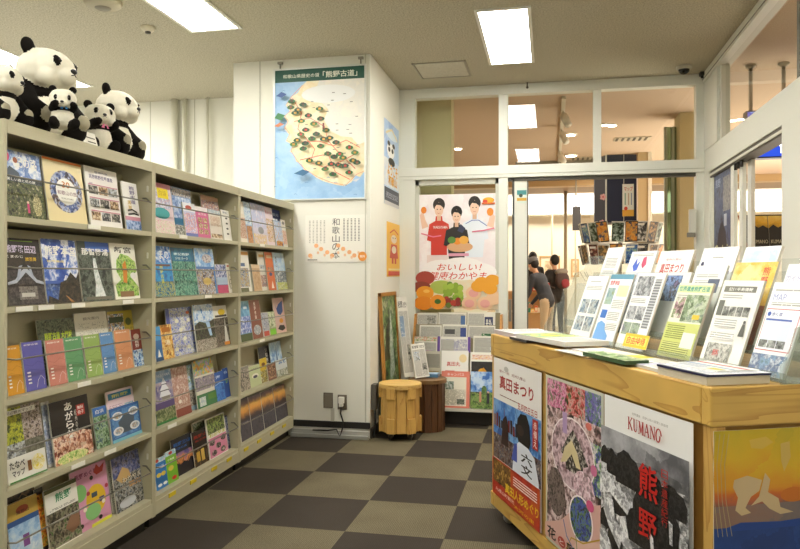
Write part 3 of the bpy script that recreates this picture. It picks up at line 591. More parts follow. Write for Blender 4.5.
R(0, 4, [
 (9, 42, 500, 3, '#26211a', [('r', 0, 0, 1, 1, P('#191511', '#3a3022', '#6a5432', s=50)), ('l', [(.5, .9), (.62, .96), (.8, .88)], .004, '#8a6a3a')], 'dark brown book standing behind the gold and blue one'),
 (13, 44, 507, 0, '#345f9a', [('r', 0, .74, 1, 1, '#b99a42'), ('e', .5, .86, .2, .06, '#a04a2a'), ('r', 0, .66, 1, .74, '#2b528c'), ('r', 0, 0, 1, .66, P('#dbe6ea', '#9cc0e0', '#3f78b8', s=25, g=1)), ('r', .42, .3, .62, .48, '#7a4a8a'), ('t', '高野山', .3, .8, .7, .86, '#4a2a1a')], 'gold banded brochure with blue sky and violet square'),
 (42, 50, 490, 2, '#2a241c', [('r', .2, .1, 1, .9, AUTUMN)], 'sliver of a dark autumn leaves brochure'),
 (51, 82.5, 492, 0, '#e9e7da', [('r', 0, .02, 1, .60, P('#2a2a22', '#5a5442', '#9a907a', '#4a6a34', s=50)), ('r', 0, .60, 1, .93, '#ecebe0'), ('r', 0, .93, 1, 1, '#4b4f28'), ('t', '熊野', .30, .74, .82, .89, '#2d8a5a', .04), ('r', .1, .62, .9, .66, lines('#ecebe0', '#8a8a80', .005)), ('p', [(.5, .25), (.7, .42), (.98, .4), (.95, .2), (.7, .12)], '#8f6a50')], 'white brochure with green two character title over a stony forest path'),
 (77, 112, 474, 1, '#d89ab8', [('e', .62, .42, .28, .24, '#e0b62a'), ('e', .2, .62, .18, .14, '#7fb86a'), ('e', .5, .24, .22, .13, '#8ac47a'), ('r', .5, .46, .66, .54, '#3a4a5a'), ('r', .7, .34, .84, .42, '#54486a'), ('t', '熊野めぐり', .1, .84, .7, .93, '#8a2f5a', .04), ('p', [(.62, .86), (.72, .98), (.8, .9), (.95, .96), (.88, .82), (.7, .8)], '#b8322a')]+[('e', .15+.13*i, .1+.23*((i*5) % 4), .05, .035, ['#2a2420', '#f2ead2', '#b83a4a', '#2a2420'][i % 4]) for i in range(7)]+[('r', .4, .0, .98, .05, '#dcdc3a')], 'pink brochure crowded with yellow and green cartoon shapes'),
 (113, 117.5, 462, 2, '#d8d4c4', [('r', .2, .1, .9, .9, lines('#d8d4c4', '#9a968a', .01))], 'thin grey white booklet edge beside the pink cartoon brochure'),
 (117.5, 146, 460, 0, '#2f3340', [('r', 0, .62, 1, 1, P('#26305a', '#4a568a', '#8a88a0', '#2a2a30', s=40)), ('r', 0, .0, 1, .62, P('#23221f', '#5a5a52', '#b8b8b0', '#3a4a5a', s=50)), ('p', [(.1, .6), (.35, .78), (.55, .7), (.62, .55), (.3, .48)], '#c8a468'), ('t', 'わかやま', .28, .47, .95, .58, K, .06), ('t', 'わかやま', .30, .48, .97, .58, '#e8dfc4', .02), ('t', '観光', .5, .36, .95, .46, '#d89a4a', .04), ('e', .4, .12, .3, .09, '#c9ced2')], 'dark photographic brochure with cream kana lettering'),
])
R(1, 0, [
 (156.5, 176, 181, 0, '#dfc9cf', [('r', 0, .9, 1, 1, '#d8909c'), ('r', 0, .5, .9, .9, P('#b8c0d8', '#e8e4ea', '#8a98c4', '#e0b8b8', s=55)), ('r', .28, .70, .84, .90, '#f0dc12'), ('t', '白浜', .36, .75, .74, .86, '#c8a800', .03), ('e', .38, .4, .42, .11, '#3fa3a8'), ('r', 0, 0, 1, .26, P('#e8c8c8', '#c8d0a8', '#f0dcdc', '#d89aa8', s=90))], 'pinkish leaflet with yellow sticker and turquoise pool'),
 (176.5, 195.5, 186, 1, '#7f9cc8', [('r', .02, .82, .98, .98, P('#3a3030', '#d8d0c8', '#6a7aa0', s=90)), ('r', 0, .35, 1, .8, P('#4a72b8', '#a8c0e4', '#e4ecf6', s=30)), ('r', 0, .22, 1, .36, '#2f7aa8'), ('r', 0, 0, 1, .22, P('#e8e6dc', '#3a3a34', '#c8c8bc', s=80))], 'tall blue leaflet with a strip of photographs at its top'),
 (186.5, 198.5, 202, 0, '#c9cfe8', [('r', 0, .75, 1, 1, '#ececf2'), ('e', .45, .86, .25, .07, '#c85a4a'), ('r', 0, .1, 1, .7, P('#e0dcec', '#e8a8a0', '#a8a8dc', '#f0ecf4', s=60)), ('r', 0, 0, 1, .1, '#6f7cc0')], 'small pale violet leaflet in front of the tall blue one'),
 (198.5, 211, 206, 0, '#d86a98', [('r', 0, .84, 1, 1, '#f4eef0'), ('t', '女子旅', .2, .73, .85, .8, '#f8e8ee')]+[('r', .12+.4*i, .12+.19*j, .44+.4*i, .27+.19*j, P('#5a3a2a', '#c8a070', '#e8e0c8', s=110)) for i in range(2) for j in range(3)], 'hot pink leaflet with six little photographs'),
 (205.5, 223, 194.5, 3, '#b9927a', [('r', .02, .5, .98, .9, P('#d8c0a8', '#a86a5a', '#8a8aa0', '#e4d8c4', s=60))], 'tan leaflet with rounded photos standing at the back'),
 (211.5, 223.5, 209, 0, '#e2d9cc', [('r', .0, .86, 1, 1, P('#cdd8dc', '#8aa8b8', '#f0ece4', s=80)), ('r', .1, .45, .9, .78, P('#e8dccc', '#c8a890', '#efe8dc', s=60)), ('r', .05, .05, .95, .18, EARTH)], 'beige cards with a picture strip along the base'),
 (224.5, 235, 209.5, 0, '#f1efe8', [('t', '南紀', .2, .88, .8, .95, '#6a7a9a')]+[('e', .55, .22+.17*i, .14, .03, '#3a3a38') for i in range(4)], 'narrow white leaflet with a column of black marks'),
])
R(1, 1, [
 (156.5, 175.5, 245.5, 0, '#2f6fb8', [('r', 0, .66, 1, 1, P('#2a58b0', '#4a88d0', '#cfe0f0', s=30)), ('t', 'くまの', .1, .74, .9, .92, WH, .04), ('r', 0, .3, 1, .66, P('#2f88c8', '#3aa0d8', '#2a68b0', s=30)), ('r', 0, 0, 1, .3, P('#1a4a70', '#2f88a8', '#c8c03a', '#1f5a80', s=80)), ('v', '熊野古道', .34, .26, .5, .64, '#e8e03a', .03), ('r', 0, .6, .9, .64, '#7a5040')], 'blue brochure with white script and yellow vertical characters'),
 (176, 199, 247.5, 0, '#1f5c70', [('r', 0, 0, 1, .72, P('#15403c', '#2f7a68', '#8ac0a0', '#1d5a5a', '#4f9a80', s=45)), ('r', 0, .72, 1, 1, P('#1a5a80', '#2a80a0', s=20)), ('t', '南紀熊野', .12, .84, .78, .90, '#dff0f0', .03), ('t', 'ジオパーク', .16, .75, .7, .81, '#dff0f0', .03)], 'deep teal underwater brochure with two white title lines'),
 (199.5, 218, 248, 0, '#4f7fc0', [('r', 0, .6, 1, 1, P('#5a98d8', '#a8ccec', '#dfeaf4', s=20)), ('e', .62, .78, .26, .1, P('#8a5a4a', '#e8e0e0', '#3a4a6a', s=90)), ('r', 0, 0, .9, .55, P('#26386a', '#e8e0d0', '#5a78b0', '#c8a040', '#20305a', s=60)), ('e', .5, .28, .22, .08, '#dcc06a')], 'sky blue collage brochure with a rusty round shape'),
 (218.5, 229, 264.5, 0, '#5070a8', [('r', 0, .55, 1, 1, P('#2a3a78', '#8a98c8', '#e8e4ea', s=60)), ('r', 0, .3, 1, .55, '#b8cce4'), ('r', 0, 0, 1, .28, '#b84a6a')], 'small blue leaflet with magenta base'),
 (229.5, 236, 263.5, 0, '#ece6da', [('p', [(.4, .7), (.6, .85), (.5, .5), (.7, .2), (.4, .1), (.25, .4)], '#a8a08a'), ('r', .2, .88, .9, .94, '#c86a5a')]+[('e', .8, .15+.15*i, .1, .02, K) for i in range(4)], 'slim white leaflet with sketchy figure drawing'),
])
R(1, 2, [
 (156.5, 164, 327.5, 0, '#2a6aa8', [('r', 0, .6, 1, 1, '#4f98cc'), ('p', [(.3, .12), (.5, .35), (.75, .12)], '#e8e8e0'), ('r', 0, 0, 1, .1, '#12406a')], 'slim blue leaflet with a little white sail'),
 (163.5, 175, 325.5, 1, '#c88a30', [('r', 0, 0, 1, 1, P('#8a5a1c', '#d89a38', '#f4dc8a', '#c87a20', s=25)), ('r', .15, .78, .85, .92, '#b06a18'), ('t', '湯', .3, .4, .75, .55, '#f8ecc8', .04)], 'glowing golden orange leaflet behind the sail one'),
 (171, 197.5, 309, 2, '#4a58a8', [('r', .12, 0, 1, 1, P('#4858b0', '#8a98d8', '#e4e4d4', '#6a78c0', '#c8c8a0', s=55)), ('e', .8, .88, .07, .035, '#d86a3a'), ('v', '紀州路', .5, .5, .66, .85, '#f0eedc', .03)]+[('e', .25+.11*i, .15+.19*((i*3) % 4), .07, .045, '#eae8d0') for i in range(6)], 'violet blue brochure scattered with white blossoms'),
 (198, 217.5, 305.5, 0, '#8aa8c8', [('r', 0, .62, 1, 1, P('#5a98d8', '#e8f0f4', '#a8c8e8', s=25)), ('p', [(0, 0), (0, .56), (.25, .64), (.6, .58), (1, .66), (1, 0)], P('#17130f', '#3a3024', '#5a6a44', s=60)), ('p', [(.55, .6), (.75, .6), (.82, .3), (.7, .3)], '#a8c8e8'), ('r', 0, 0, 1, .25, P('#2a2a18', '#c8c0b0', '#5a4a3a', s=90))], 'brochure with pale blue waterfall sky above dark woods'),
 (217.5, 234, 306.5, 1, '#ecebe2', [('e', .6, .84, .26, .08, '#e0c030'), ('r', .1, .72, .95, .77, '#3a3832'), ('r', 0, 0, 1, .7, P('#1d1a15', '#4a4032', '#8a8070', '#2c2820', s=60)), ('p', [(.6, .1), (.75, .7), (.9, .1)], '#d8d8d0'), ('r', .55, .02, .95, .1, '#d88a2a')], 'white topped brochure with yellow disc over dark forest'),
])
R(1, 3, [
 (157, 176.5, 373.5, 0, '#7f8fae', [('r', 0, .74, 1, 1, P('#6f98c8', '#a8c0dc', s=20)), ('r', 0, .36, 1, .78, P('#5f5a8a', '#9a90a8', '#b8a8a8', s=25)), ('p', [(.3, .5), (.38, .6), (.34, .62), (.48, .72), (.45, .75), (.58, .86), (.7, .75), (.67, .72), (.8, .62), (.76, .6), (.88, .5)], '#e4e6ea'), ('l', [(.34, .61), (.8, .61)], .005, '#4a4a58'), ('l', [(.42, .73), (.72, .73)], .004, '#4a4a58'), ('r', .4, .44, .8, .5, '#8a8478'), ('r', 0, 0, 1, .3, P('#3a4a2a', '#6a7a4a', '#a8a880', s=60)), ('r', 0, .28, 1, .4, '#5a4a78'), ('t', 'WAKAYAMA', .08, .88, .92, .94, '#cfe0f0', .02), ('r', 0, 0, 1, .04, '#2a7a3a')], 'brochure with white castle keep under violet sky'),
 (176.5, 192, 369, 0, '#c4a596', [('r', 0, .2, 1, 1, P('#e4d4c8', '#c09a8a', '#b07f70', '#d8c0b0', s=40)), ('r', .05, 0, 1, .16, '#8a4638'), ('e', .35, .3, .1, .04, '#f0e8dc')], 'dusty pink textured booklet with brown foot'),
 (191, 199.5, 366, 2, '#9ab8cc', [('r', .1, .5, .9, .98, P('#8ab0dc', '#dce8ec', '#5a8a3a', s=40)), ('r', .1, .1, .9, .45, P('#3a3630', '#8a8478', '#c8c4b8', s=70))], 'slim pale blue leaflet wedged beside the rainbow one'),
 (198.5, 217.5, 362, 0, '#d9d6c6', [('r', 0, .68, 1, 1, P('#d88a4a', '#e8c84a', '#8ab86a', '#7a98d0', '#e0a0a0', s=30)), ('r', 0, .36, 1, .64, P('#4a4a60', '#a8a098', '#786a90', '#c8c0b0', s=50)), ('r', 0, 0, 1, .28, '#3f7a4a'), ('r', .1, .03, .42, .22, P('#e8ecdc', '#a8b8c8', s=60)), ('r', .55, .12, .95, .24, '#5a8a3a')], 'painterly rainbow topped brochure with green base'),
 (216.5, 226, 373.5, 0, '#2a5cae', [('r', 0, 0, 1, .6, P('#2458b0', '#4a88d0', '#1c4a98', s=30)), ('t', '海', .2, .76, .7, .88, '#e0ecf6', .03), ('l', [(.1, .55), (.5, .62), (.9, .58)], .004, '#a8c8ec')], 'bright blue leaflet next to the globe one'),
 (225.5, 235, 369, 1, '#1f4a9a', [('e', .55, .56, .26, .09, P('#c8c06a', '#4a8a5a', '#2a68b0', s=90)), ('t', '地球', .25, .8, .8, .9, '#c8d8ec')], 'royal blue leaflet with a small globe emblem'),
])
R(1, 4, [
 (157, 168.5, 461, 0, '#2f78bc', [('r', 0, .86, 1, 1, P('#d8e8e8', '#7ab8d8', '#e8d8c8', s=60)), ('e', .3, .93, .14, .05, '#c84a3a'), ('t', '紀の国', .15, .68, .8, .76, '#e0ecf4', .03), ('e', .3, .46, .2, .07, '#d8c04a'), ('e', .7, .46, .2, .07, '#d8c04a'), ('e', .3, .13, .18, .05, '#eef0ea'), ('e', .75, .13, .18, .05, '#eef0ea')], 'bright blue children booklet with round drawings'),
 (168.5, 179, 453.5, 0, '#7ab82e', [('r', 0, .86, 1, 1, P('#d8e8e8', '#7ab8d8', '#e8d8c8', s=60)), ('e', .5, .93, .18, .05, '#c84a3a'), ('t', '伊勢路', .2, .70, .8, .77, '#eef4dc', .03), ('e', .4, .46, .25, .08, '#d8c04a'), ('e', .6, .13, .22, .06, '#d8402a')], 'bright green children booklet with round drawings'),
 (175, 196, 441, 2, '#15131a', [('r', 0, .0, 1, .60, P('#0d0b12', '#2a2030', '#e0904a', '#8a6a98', '#4a4a88', s=18, g=1.2, h=.17)), ('p', [(0, 0), (0, .3), (.2, .34), (.3, .26), (.5, .33), (.7, .26), (.8, .36), (1, .3), (1, 0)], '#15101a'), ('t', '熊野三山', .1, .78, .88, .88, '#2f6ab8', .04), ('t', '夕日の道', .1, .68, .7, .74, '#3a78c8', .03)], 'black magazine with blue title over violet sunset skyline'),
 (195.5, 211.5, 433.5, 1, '#17110f', [('t', '高野山', .1, .78, .9, .88, '#a8321f', .04), ('t', '奥之院', .15, .68, .85, .74, '#a8321f', .03), ('r', 0, 0, 1, .5, P('#120e0b', '#3a2a1c', '#120e0b', '#7a5a34', s=50)), ('r', .15, .12, .36, .4, '#c8a040'), ('r', .42, .1, .62, .44, '#d8b454'), ('r', .7, .12, .85, .38, '#5a4a3a')], 'black magazine with dark red title and golden panels'),
 (196.5, 210, 424, 4, '#d8cfc0', [('r', .05, .6, .95, .97, P('#2a2a28', '#6a7a5a', '#a8a8a0', s=60))], 'small photo leaflet peeking out behind the dark red titled one'),
 (210.5, 228.5, 420, 0, '#e8e6dc', [('r', .04, .6, .96, .97, P('#1d211c', '#4a5a3a', '#a8c060', '#5a3a44', s=50)), ('t', 'わかやま', .1, .52, .95, .6, '#c8c81e', .05), ('r', .02, .02, .98, .5, '#d88aa8')]+[('e', x, y, .14, .07, P('#1d1a1c', '#5a4a4a', '#c8b8a8', s=80)) for x, y in ((.2, .38), (.5, .26), (.8, .4), (.25, .12), (.72, .12))], 'magazine with green photo above pink page of dark ovals'),
 (228.5, 235.5, 416, 1, '#2c3560', [('r', 0, .1, 1, .95, P('#20284a', '#5a6a9a', '#a8a8b8', '#2a2a34', s=60))], 'narrow navy leaflet at the right end of the shelf'),
])
R(2, 0, [
 (241.5, 248, 200.5, 0, '#e6dccc', [('r', .1, .7, .9, .95, '#efeadf'), ('r', 0, .1, 1, .6, P('#e8dccc', '#b87a5a', '#d8c8b0', s=70))], 'cream leaflet with small standing figures'),
 (248, 254.5, 201.5, 0, '#9ab4d0', [('r', 0, .45, 1, 1, P('#a8c8e0', '#e0e8ec', '#6a98c8', s=30)), ('r', .1, 0, .9, .42, P('#a86a3a', '#d89a5a', '#7a4a2a', s=50))], 'slim leaflet, pale blue above and rusty brown below'),
 (255, 269, 202.5, 0, '#d4cfe0', [('r', 0, .4, 1, 1, P('#e4dfea', '#b8c0e0', '#d8c8d8', s=25)), ('e', .55, .35, .2, .09, '#9a9aa0'), ('r', 0, 0, .9, .25, P('#e8e0dc', '#c8a8a0', '#e8d060', s=70))], 'lilac white leaflet with a grey round shape'),
 (268, 276.5, 206, 1, '#e0ccd4', [('t', '花めぐり', .15, .82, .85, .9, '#c83a6a', .03), ('r', .05, .1, .95, .7, P('#d8b8c0', '#e8e4e0', '#b07a5a', '#e8c860', s=70))], 'pale pink leaflet with magenta heading'),
 (274.5, 287, 208.5, 3, '#2a3570', [('r', .2, .55, .4, .75, '#e8ecf2'), ('r', .45, .55, .65, .75, '#e8ecf2'), ('t', '観光', .2, .82, .8, .9, '#c8d0e4')], 'navy leaflet with two white squares standing at the back'),
 (276.5, 284, 220, 0, '#9ab0d4', [('r', 0, .2, 1, .95, P('#7a9ad4', '#dfe6f0', '#a8b8dc', '#e0b890', s=50)), ('r', .1, .02, .9, .2, AUTUMN)], 'short light blue leaflet before the navy one'),
 (284, 291, 219.5, 0, '#e8e2d6', [('e', .5, .88, .3, .06, '#8a8a88'), ('r', .1, .1, .9, .6, P('#f0ece0', '#d87a3a', '#f0ece0', '#a84a2a', s=60))], 'short white leaflet with orange figures, right end'),
])
R(2, 1, [
 (241.5, 252.5, 250.5, 0, '#e9e6da', [('r', 0, .9, 1, .98, '#e0a050'), ('r', 0, .12, .85, .58, P('#3a5a8a', '#a8b8c8', '#c8a030', '#4a6a9a', s=60)), ('r', 0, 0, .7, .1, '#6a6a4a'), ('r', .1, .62, .6, .7, '#5a7098')], 'white leaflet with orange heading and blue harbour picture'),
 (254.5, 262.5, 264.5, 0, '#c9a880', [('r', 0, .86, 1, 1, '#e0c8a4'), ('r', .15, .08, .85, .8, P('#d0b088', '#b89064', s=40))], 'short wood coloured tan booklet'),
 (261.5, 269, 251.5, 1, '#ddd8cc', [('r', .2, .86, .9, .93, '#d8a858'), ('r', .2, .55, .8, .66, CITY), ('r', .15, .1, .85, .4, P('#e0dcd0', '#a8684a', '#8a94a0', s=70))], 'white leaflet with stacked small photographs'),
 (269, 276.5, 252, 0, '#d8703a', [('r', .2, .84, .9, .92, '#f0d0a8'), ('e', .5, .42, .2, .05, '#4a5a8a'), ('r', .2, .5, .8, .6, P('#e8a060', '#5a5a6a', s=80)), ('p', [(.4, .05), (.6, .25), (.75, .05)], '#efe6d8')], 'vivid orange slim leaflet with tiny pictures'),
 (277, 288, 252.5, 0, '#aec6dc', [('r', 0, .5, 1, 1, P('#9ac0e4', '#dce8ee', s=20)), ('r', 0, .2, 1, .5, P('#e0e4e4', '#5a6470', '#a8b0b8', s=40)), ('r', .1, 0, 1, .2, P('#d8dc3a', '#a8b080', '#e8e8c8', s=70)), ('v', '高野山', .15, .6, .3, .9, '#4a5a78')], 'pale blue snowy landscape brochure with yellow corner'),
])
R(2, 2, [
 (241.5, 253, 302, 0, '#6f9cc4', [('r', 0, .6, 1, 1, P('#4a8ab8', '#8ac0dc', s=20)), ('r', 0, .2, 1, .62, P('#4a60a8', '#8a9ad4', '#dce4f0', s=40)), ('r', 0, 0, 1, .18, '#4f5a34'), ('r', .5, .8, .8, .86, '#e0ecf0')], 'blue seascape brochure with pale mist'),
 (253.5, 263.5, 300.5, 0, '#8a4f38', [('v', '熊野参詣', .42, .5, .6, .95, '#f0e4d4', .03), ('e', .5, .22, .36, .13, P('#d8dce0', '#8a949c', '#e8e4dc', s=50))], 'brown brochure with white vertical characters'),
 (264, 270.5, 313, 0, '#c0b8b8', [('r', 0, .25, 1, .98, P('#3a4a7a', '#c8c4c0', '#8a98b8', '#e0dcd0', s=70)), ('r', .1, .02, .9, .22, '#c04a3a')], 'small mixed photo leaflet with red foot'),
 (270.5, 277, 312, 0, '#8fa860', [('r', 0, .3, 1, .98, P('#5a7a4a', '#c8d0a0', '#e4e4d4', s=60)), ('r', .1, .02, .9, .24, '#7ac02a')], 'small green leaflet with lime patch'),
 (276.5, 287.5, 298.5, 1, '#dcb8b0', [('p', [(.2, .85), (.3, .7), (.5, .82), (.9, .92), (.85, .6), (.6, .5), (.35, .55)], '#44598f'), ('e', .6, .34, .18, .07, '#e8a02a'), ('p', [(.2, .12), (.4, .22), (.8, .2), (.9, .1), (.6, .05)], '#2a2624')], 'pink brochure with navy brush drawing and orange disc'),
])
R(2, 3, [
 (241.5, 251, 368.5, 0, '#8a8478', [('r', 0, 0, 1, .9, P('#3a3430', '#8a8478', '#c8b8a8', '#5a5448', s=60))], 'grey leaflet with a crowd photograph'),
 (251, 262, 367.5, 0, '#c2cc9c', [('e', .5, .5, .3, .12, '#e8e6d4'), ('e', .5, .46, .2, .07, '#4a4a5a'), ('t', 'まち歩き', .2, .8, .8, .88, '#5a7a3a')], 'pale green leaflet with dark round emblem'),
 (262, 269, 359.5, 1, '#d8b82a', [('r', 0, 0, 1, .5, P('#e0c838', '#5a4a2a', '#e8e0b0', s=60)), ('e', .5, .75, .25, .07, '#7a4a1a')], 'slim bright yellow leaflet'),
 (262, 273.5, 348, 4, '#2a2630', [('v', '伊勢参り', .55, .35, .75, .95, '#d8d4cc', .03), ('r', .05, .2, .5, .9, P('#1d1a22', '#4a4450', '#2a2630', s=40))], 'black leaflet with white vertical characters standing tall'),
 (269, 277, 364.5, 0, '#7a4a38', [('r', .1, .1, .9, .9, P('#3a2420', '#9a6a4a', '#d8b898', s=60))], 'small reddish brown leaflet before the black one'),
 (273, 286, 343.5, 3, '#7fa4cc', [('r', 0, 0, 1, 1, P('#5a8ac8', '#a8c8e4', '#dce8f0', s=20, g=.5)), ('p', [(.5, .4), (.55, .9), (.6, .4)], '#4a6a98')], 'tall blue sky leaflet at the back'),
 (277.5, 288.5, 361, 0, '#d8dcdc', [('t', 'みち', .25, .7, .9, .92, '#3a78b8', .05), ('r', 0, 0, 1, .4, P('#5a6a4a', '#b8b8a8', '#e0dccc', s=50))], 'white leaflet with blue script and stony ground'),
])
four = ('#3e3a42', [('r', 0, .46, 1, 1, P('#4a3a3c', '#b07a44', '#e8a850', '#f0be68', '#8a6a68', '#5a5058', s=14, g=1, h=.15, y0=.13, con=.7)), ('r', 0, 0, 1, .45, P('#3c3840', '#57525a', '#48434c', s=30)), ('t', 'WAKAYAMA', .15, .38, .8, .42, '#b8b4b8', .01)])
R(2, 4, [(242, 252.5, 401, 0, *four, 'grey booklet with golden sunset, first of four alike from the left'), (253, 264.5, 397.5, 0, *four, 'grey booklet with golden sunset, second of four alike from the left'), (265, 276.5, 393, 0, *four, 'grey booklet with golden sunset, third of four alike from the left'), (277, 288.5, 388.5, 0, *four, 'grey booklet with golden sunset, last of four alike, by the wall')])

rown = ['top', 'second', 'third', 'fourth', 'bottom']
LEAN = radians(8)
for (bay, row), items in ROWS.items():
    z = BZ[row]+.0015
    for (xa_, xb_, yt, lay, base, art, lab) in items:
        d = .042+.011*lay
        th = .007 if lay == 0 else .004
        ua, ub = su(xa_, d), su(xb_, d)
        ua = max(ua, edges[bay]+.019); ub = min(ub, edges[bay+1]-.019)
        V = Vector((0, 0, cos(LEAN)))+IN*sin(LEAN); V.normalize()
        O = S0+DU*ua+IN*(d+th)+Vector((0, 0, z))
        # height so that the upper left corner comes at the surveyed height
        lo, hi = .05, .33
        for _ in range(25):
            mid = (lo+hi)/2; y = proj(O+V*mid)[1]
            if y < yt: hi = mid
            else: lo = mid
        hmax = (.315 if row else .325)/cos(LEAN)
        h = min(lo, hmax-.022)
        words = lab.split()
        loc = f'{rown[row]} shelf of {bayname[bay]} bookcase'
        L_ = f'{lab}, {loc}'
        if len(L_.split()) > 16: L_ = f'{lab}, {rown[row]} shelf'
        sheet('brochure', L_, 'brochure', O, DU, V, ub-ua, h, art, base=base, t=th, group=f'brochures on the {rown[row]} shelf of the {bayname[bay]} bookcase')
# ================================================================== wall things
# poster map on the pillar wall
def map_art():
    a = [('r', .0, .905, 1, 1, '#1f5546'), ('t', '和歌山県歴史の道', .09, .935, .50, .965, '#e8ecdc', .01), ('t', '「熊野古道」', .54, .925, .92, .975, '#eef0e0', .03)]
    a += [('r', 0, 0, 1, .905, P('#8fb8e0', '#9cc2e6', '#a9cbea', s=6)),
          ('p', [(.36, .905), (1, .905), (1, .20), (.95, .155), (.9, .17), (.86, .12), (.78, .09), (.7, .10), (.62, .115), (.55, .13), (.47, .16), (.40, .20), (.33, .22), (.30, .27), (.24, .29), (.22, .34), (.17, .37), (.2, .42), (.12, .45), (.16, .5), (.1, .55), (.14, .6), (.1, .64), (.17, .68), (.12, .73), (.18, .79), (.26, .82), (.3, .87)], P('#f0d9a6', '#efe0b8', '#f3e8cc', s=12)),
          ('p', [(.5, .905), (1, .905), (1, .42), (.93, .40), (.86, .46), (.74, .47), (.62, .52), (.55, .60), (.6, .68), (.52, .74), (.44, .80)], P('#f4efe2', '#eae8e0', '#f4efe2', s=8)),
          ('e', .60, .80, .30, .07, '#f2f3f0')]
    coast = [(.3, .87), (.18, .79), (.12, .73), (.17, .68), (.1, .64), (.14, .6), (.1, .55), (.16, .5), (.12, .45), (.2, .42), (.17, .37), (.24, .29), (.33, .22), (.47, .16), (.62, .115), (.78, .09), (.9, .17), (1, .2)]
    a.append(('l', [(x+.012, y+.006) for x, y in coast], .004, '#dd8a7a'))
    for r in ([(.2, .78), (.3, .66), (.26, .54), (.36, .46), (.45, .38), (.4, .28), (.55, .24), (.75, .28), (.92, .34)], [(.22, .6), (.4, .62), (.56, .55), (.6, .44), (.7, .36), (.9, .22)], [(.3, .44), (.5, .44), (.66, .4), (.8, .44), (.95, .38)], [(.28, .3), (.44, .32), (.6, .34), (.68, .2), (.84, .14)]):
        a.append(('l', r, .006, '#e0705a'))
    rnd = random.Random(3)
    for (x, y) in ((.18, .71), (.3, .60), (.38, .64), (.35, .53), (.42, .46), (.52, .61), (.58, .52), (.62, .46), (.52, .40), (.60, .34), (.50, .27), (.64, .26), (.72, .25), (.76, .24), (.84, .38), (.90, .34), (.88, .28), (.26, .45), (.22, .42), (.66, .18), (.84, .19), (.40, .29), (.2, .75), (.24, .66), (.33, .72), (.45, .57), (.48, .49), (.56, .45), (.70, .42), (.74, .33), (.58, .22), (.68, .31), (.8, .24), (.93, .26), (.36, .42), (.31, .49), (.52, .68), (.28, .68), (.34, .38), (.78, .30)):
        g = rnd.choice(['#2f6a3a', '#3f7a42', '#24563a']); c = rnd.choice(['#c8483a', '#8a5a3a', '#5a4a3a', '#d8a040'])
        a += [('e', x, y, .042, .016, g), ('p', [(x-.03, y), (x-.012, y+.022), (x+.004, y)], g), ('r', x-.012, y-.008, x+.016, y+.008, c), ('p', [(x-.018, y+.008), (x+.002, y+.02), (x+.022, y+.008)], '#3a2f28')]
    a += [('r', .555, .52, .575, .57, '#7a2f2a')]
    for k in range(40):
        x = rnd.random(); y = rnd.random()*.85
        if (y < .16 or (x < .12 and y < .9) or (x < .3 and y < .25)) and x < .95 and y > .01: a.append(('l', [(x, y), (x+.018, y+.006), (x+.036, y)], .003, '#5a86bc'))
    for k in range(30):
        x = .3+.65*rnd.random(); y = .2+.6*rnd.random(); a.append(('r', x, y, x+.03, y+.005, '#6a6a60'))
    a += [('p', [(.02, .62), (.06, .66), (.14, .64), (.1, .60)], '#3a7a4a'), ('p', [(.02, .56), (.08, .585), (.13, .57), (.06, .55)], '#c87a50'), ('p', [(.24, .19), (.34, .22), (.42, .2), (.34, .17)], '#3a6a90'), ('p', [(.04, .79), (.1, .82), (.16, .8), (.1, .775)], '#3a5a9a'), ('p', [(.88, .125), (.97, .14), (.93, .115)], '#d8d8dc')]
    return a
YW = 5.386
a = onY(275.5, 70.5, YW); b = onY(364.8, 65.6, YW); c = onY(365.2, 197.6, YW)
pt = thing('map_poster', 'large framed blue and cream pictorial map poster with dark green heading', 'poster', (a.x, YW, c.z))
W_, Hh = b.x-a.x, b.z-c.z
m = MB()
for q in ((-.012, -.012, W_+.012, 0), (-.012, Hh, W_+.012, Hh+.012), (-.012, 0, 0, Hh), (W_, 0, W_+.012, Hh)): m.box(q[0], -.016, q[1], q[2], 0, q[3], col('#dfe0da', .3, .4))
m.build('frame', pt)
sheet('print', None, None, (0, -.002, 0), (1, 0, 0), (0, 0, 1), W_, Hh, map_art(), base='#9cc2e6', t=.005, parent=pt)
m = MB()
for x in (.06*W_, .96*W_):
    m = MB(); m.tube([(x, -.01, Hh+.01), (x, -.012, Hh+.05), (x, -.004, Hh+.06)], .006, col('#8a8678', .3, .7)); m.box(x-.02, -.02, Hh+.05, x+.02, 0, Hh+.068, '#9c988a'); m.build('hanger', pt)
a = onY(305.5, 215.5, YW); b = onY(367, 262, YW)
sheet('wall_poster', 'small white landscape poster with vertical black title beneath the map', 'poster', (a.x, YW, b.z), (1, 0, 0), (0, 0, 1), b.x-a.x, a.z-b.z,
      [('v', '和歌山の本', .44, .06, .56, .94, '#2a2622', .0)]+[('r', .06+.06*i, .4, .085+.06*i, .9, lines('#f2efe4', '#a8a498', .012, .55)) for i in range(5)]+[('r', .62+.06*i, .45, .645+.06*i, .92, lines('#f2efe4', '#6a665c', .012, .6)) for i in range(5)]+
      [('e', .08+.09*i+.01*(i % 2), .14+.07*((i*3) % 4), .035, .045, '#eeb27c') for i in range(9)]+[('e', .1+.11*i, .1+.05*((i*5) % 3), .02, .03, '#f0c8a0') for i in range(8)]+[('e', .93, .12, .07, .1, '#e8963c'), ('t', '無料', .89, .09, .97, .15, '#f8f0e0'), ('r', .04, .04, .2, .06, '#8a867a')], base='#f0ede2', t=.001)
XS = -1.3695
a = onX(384, 117, XS); b = onX(398.5, 207, XS)
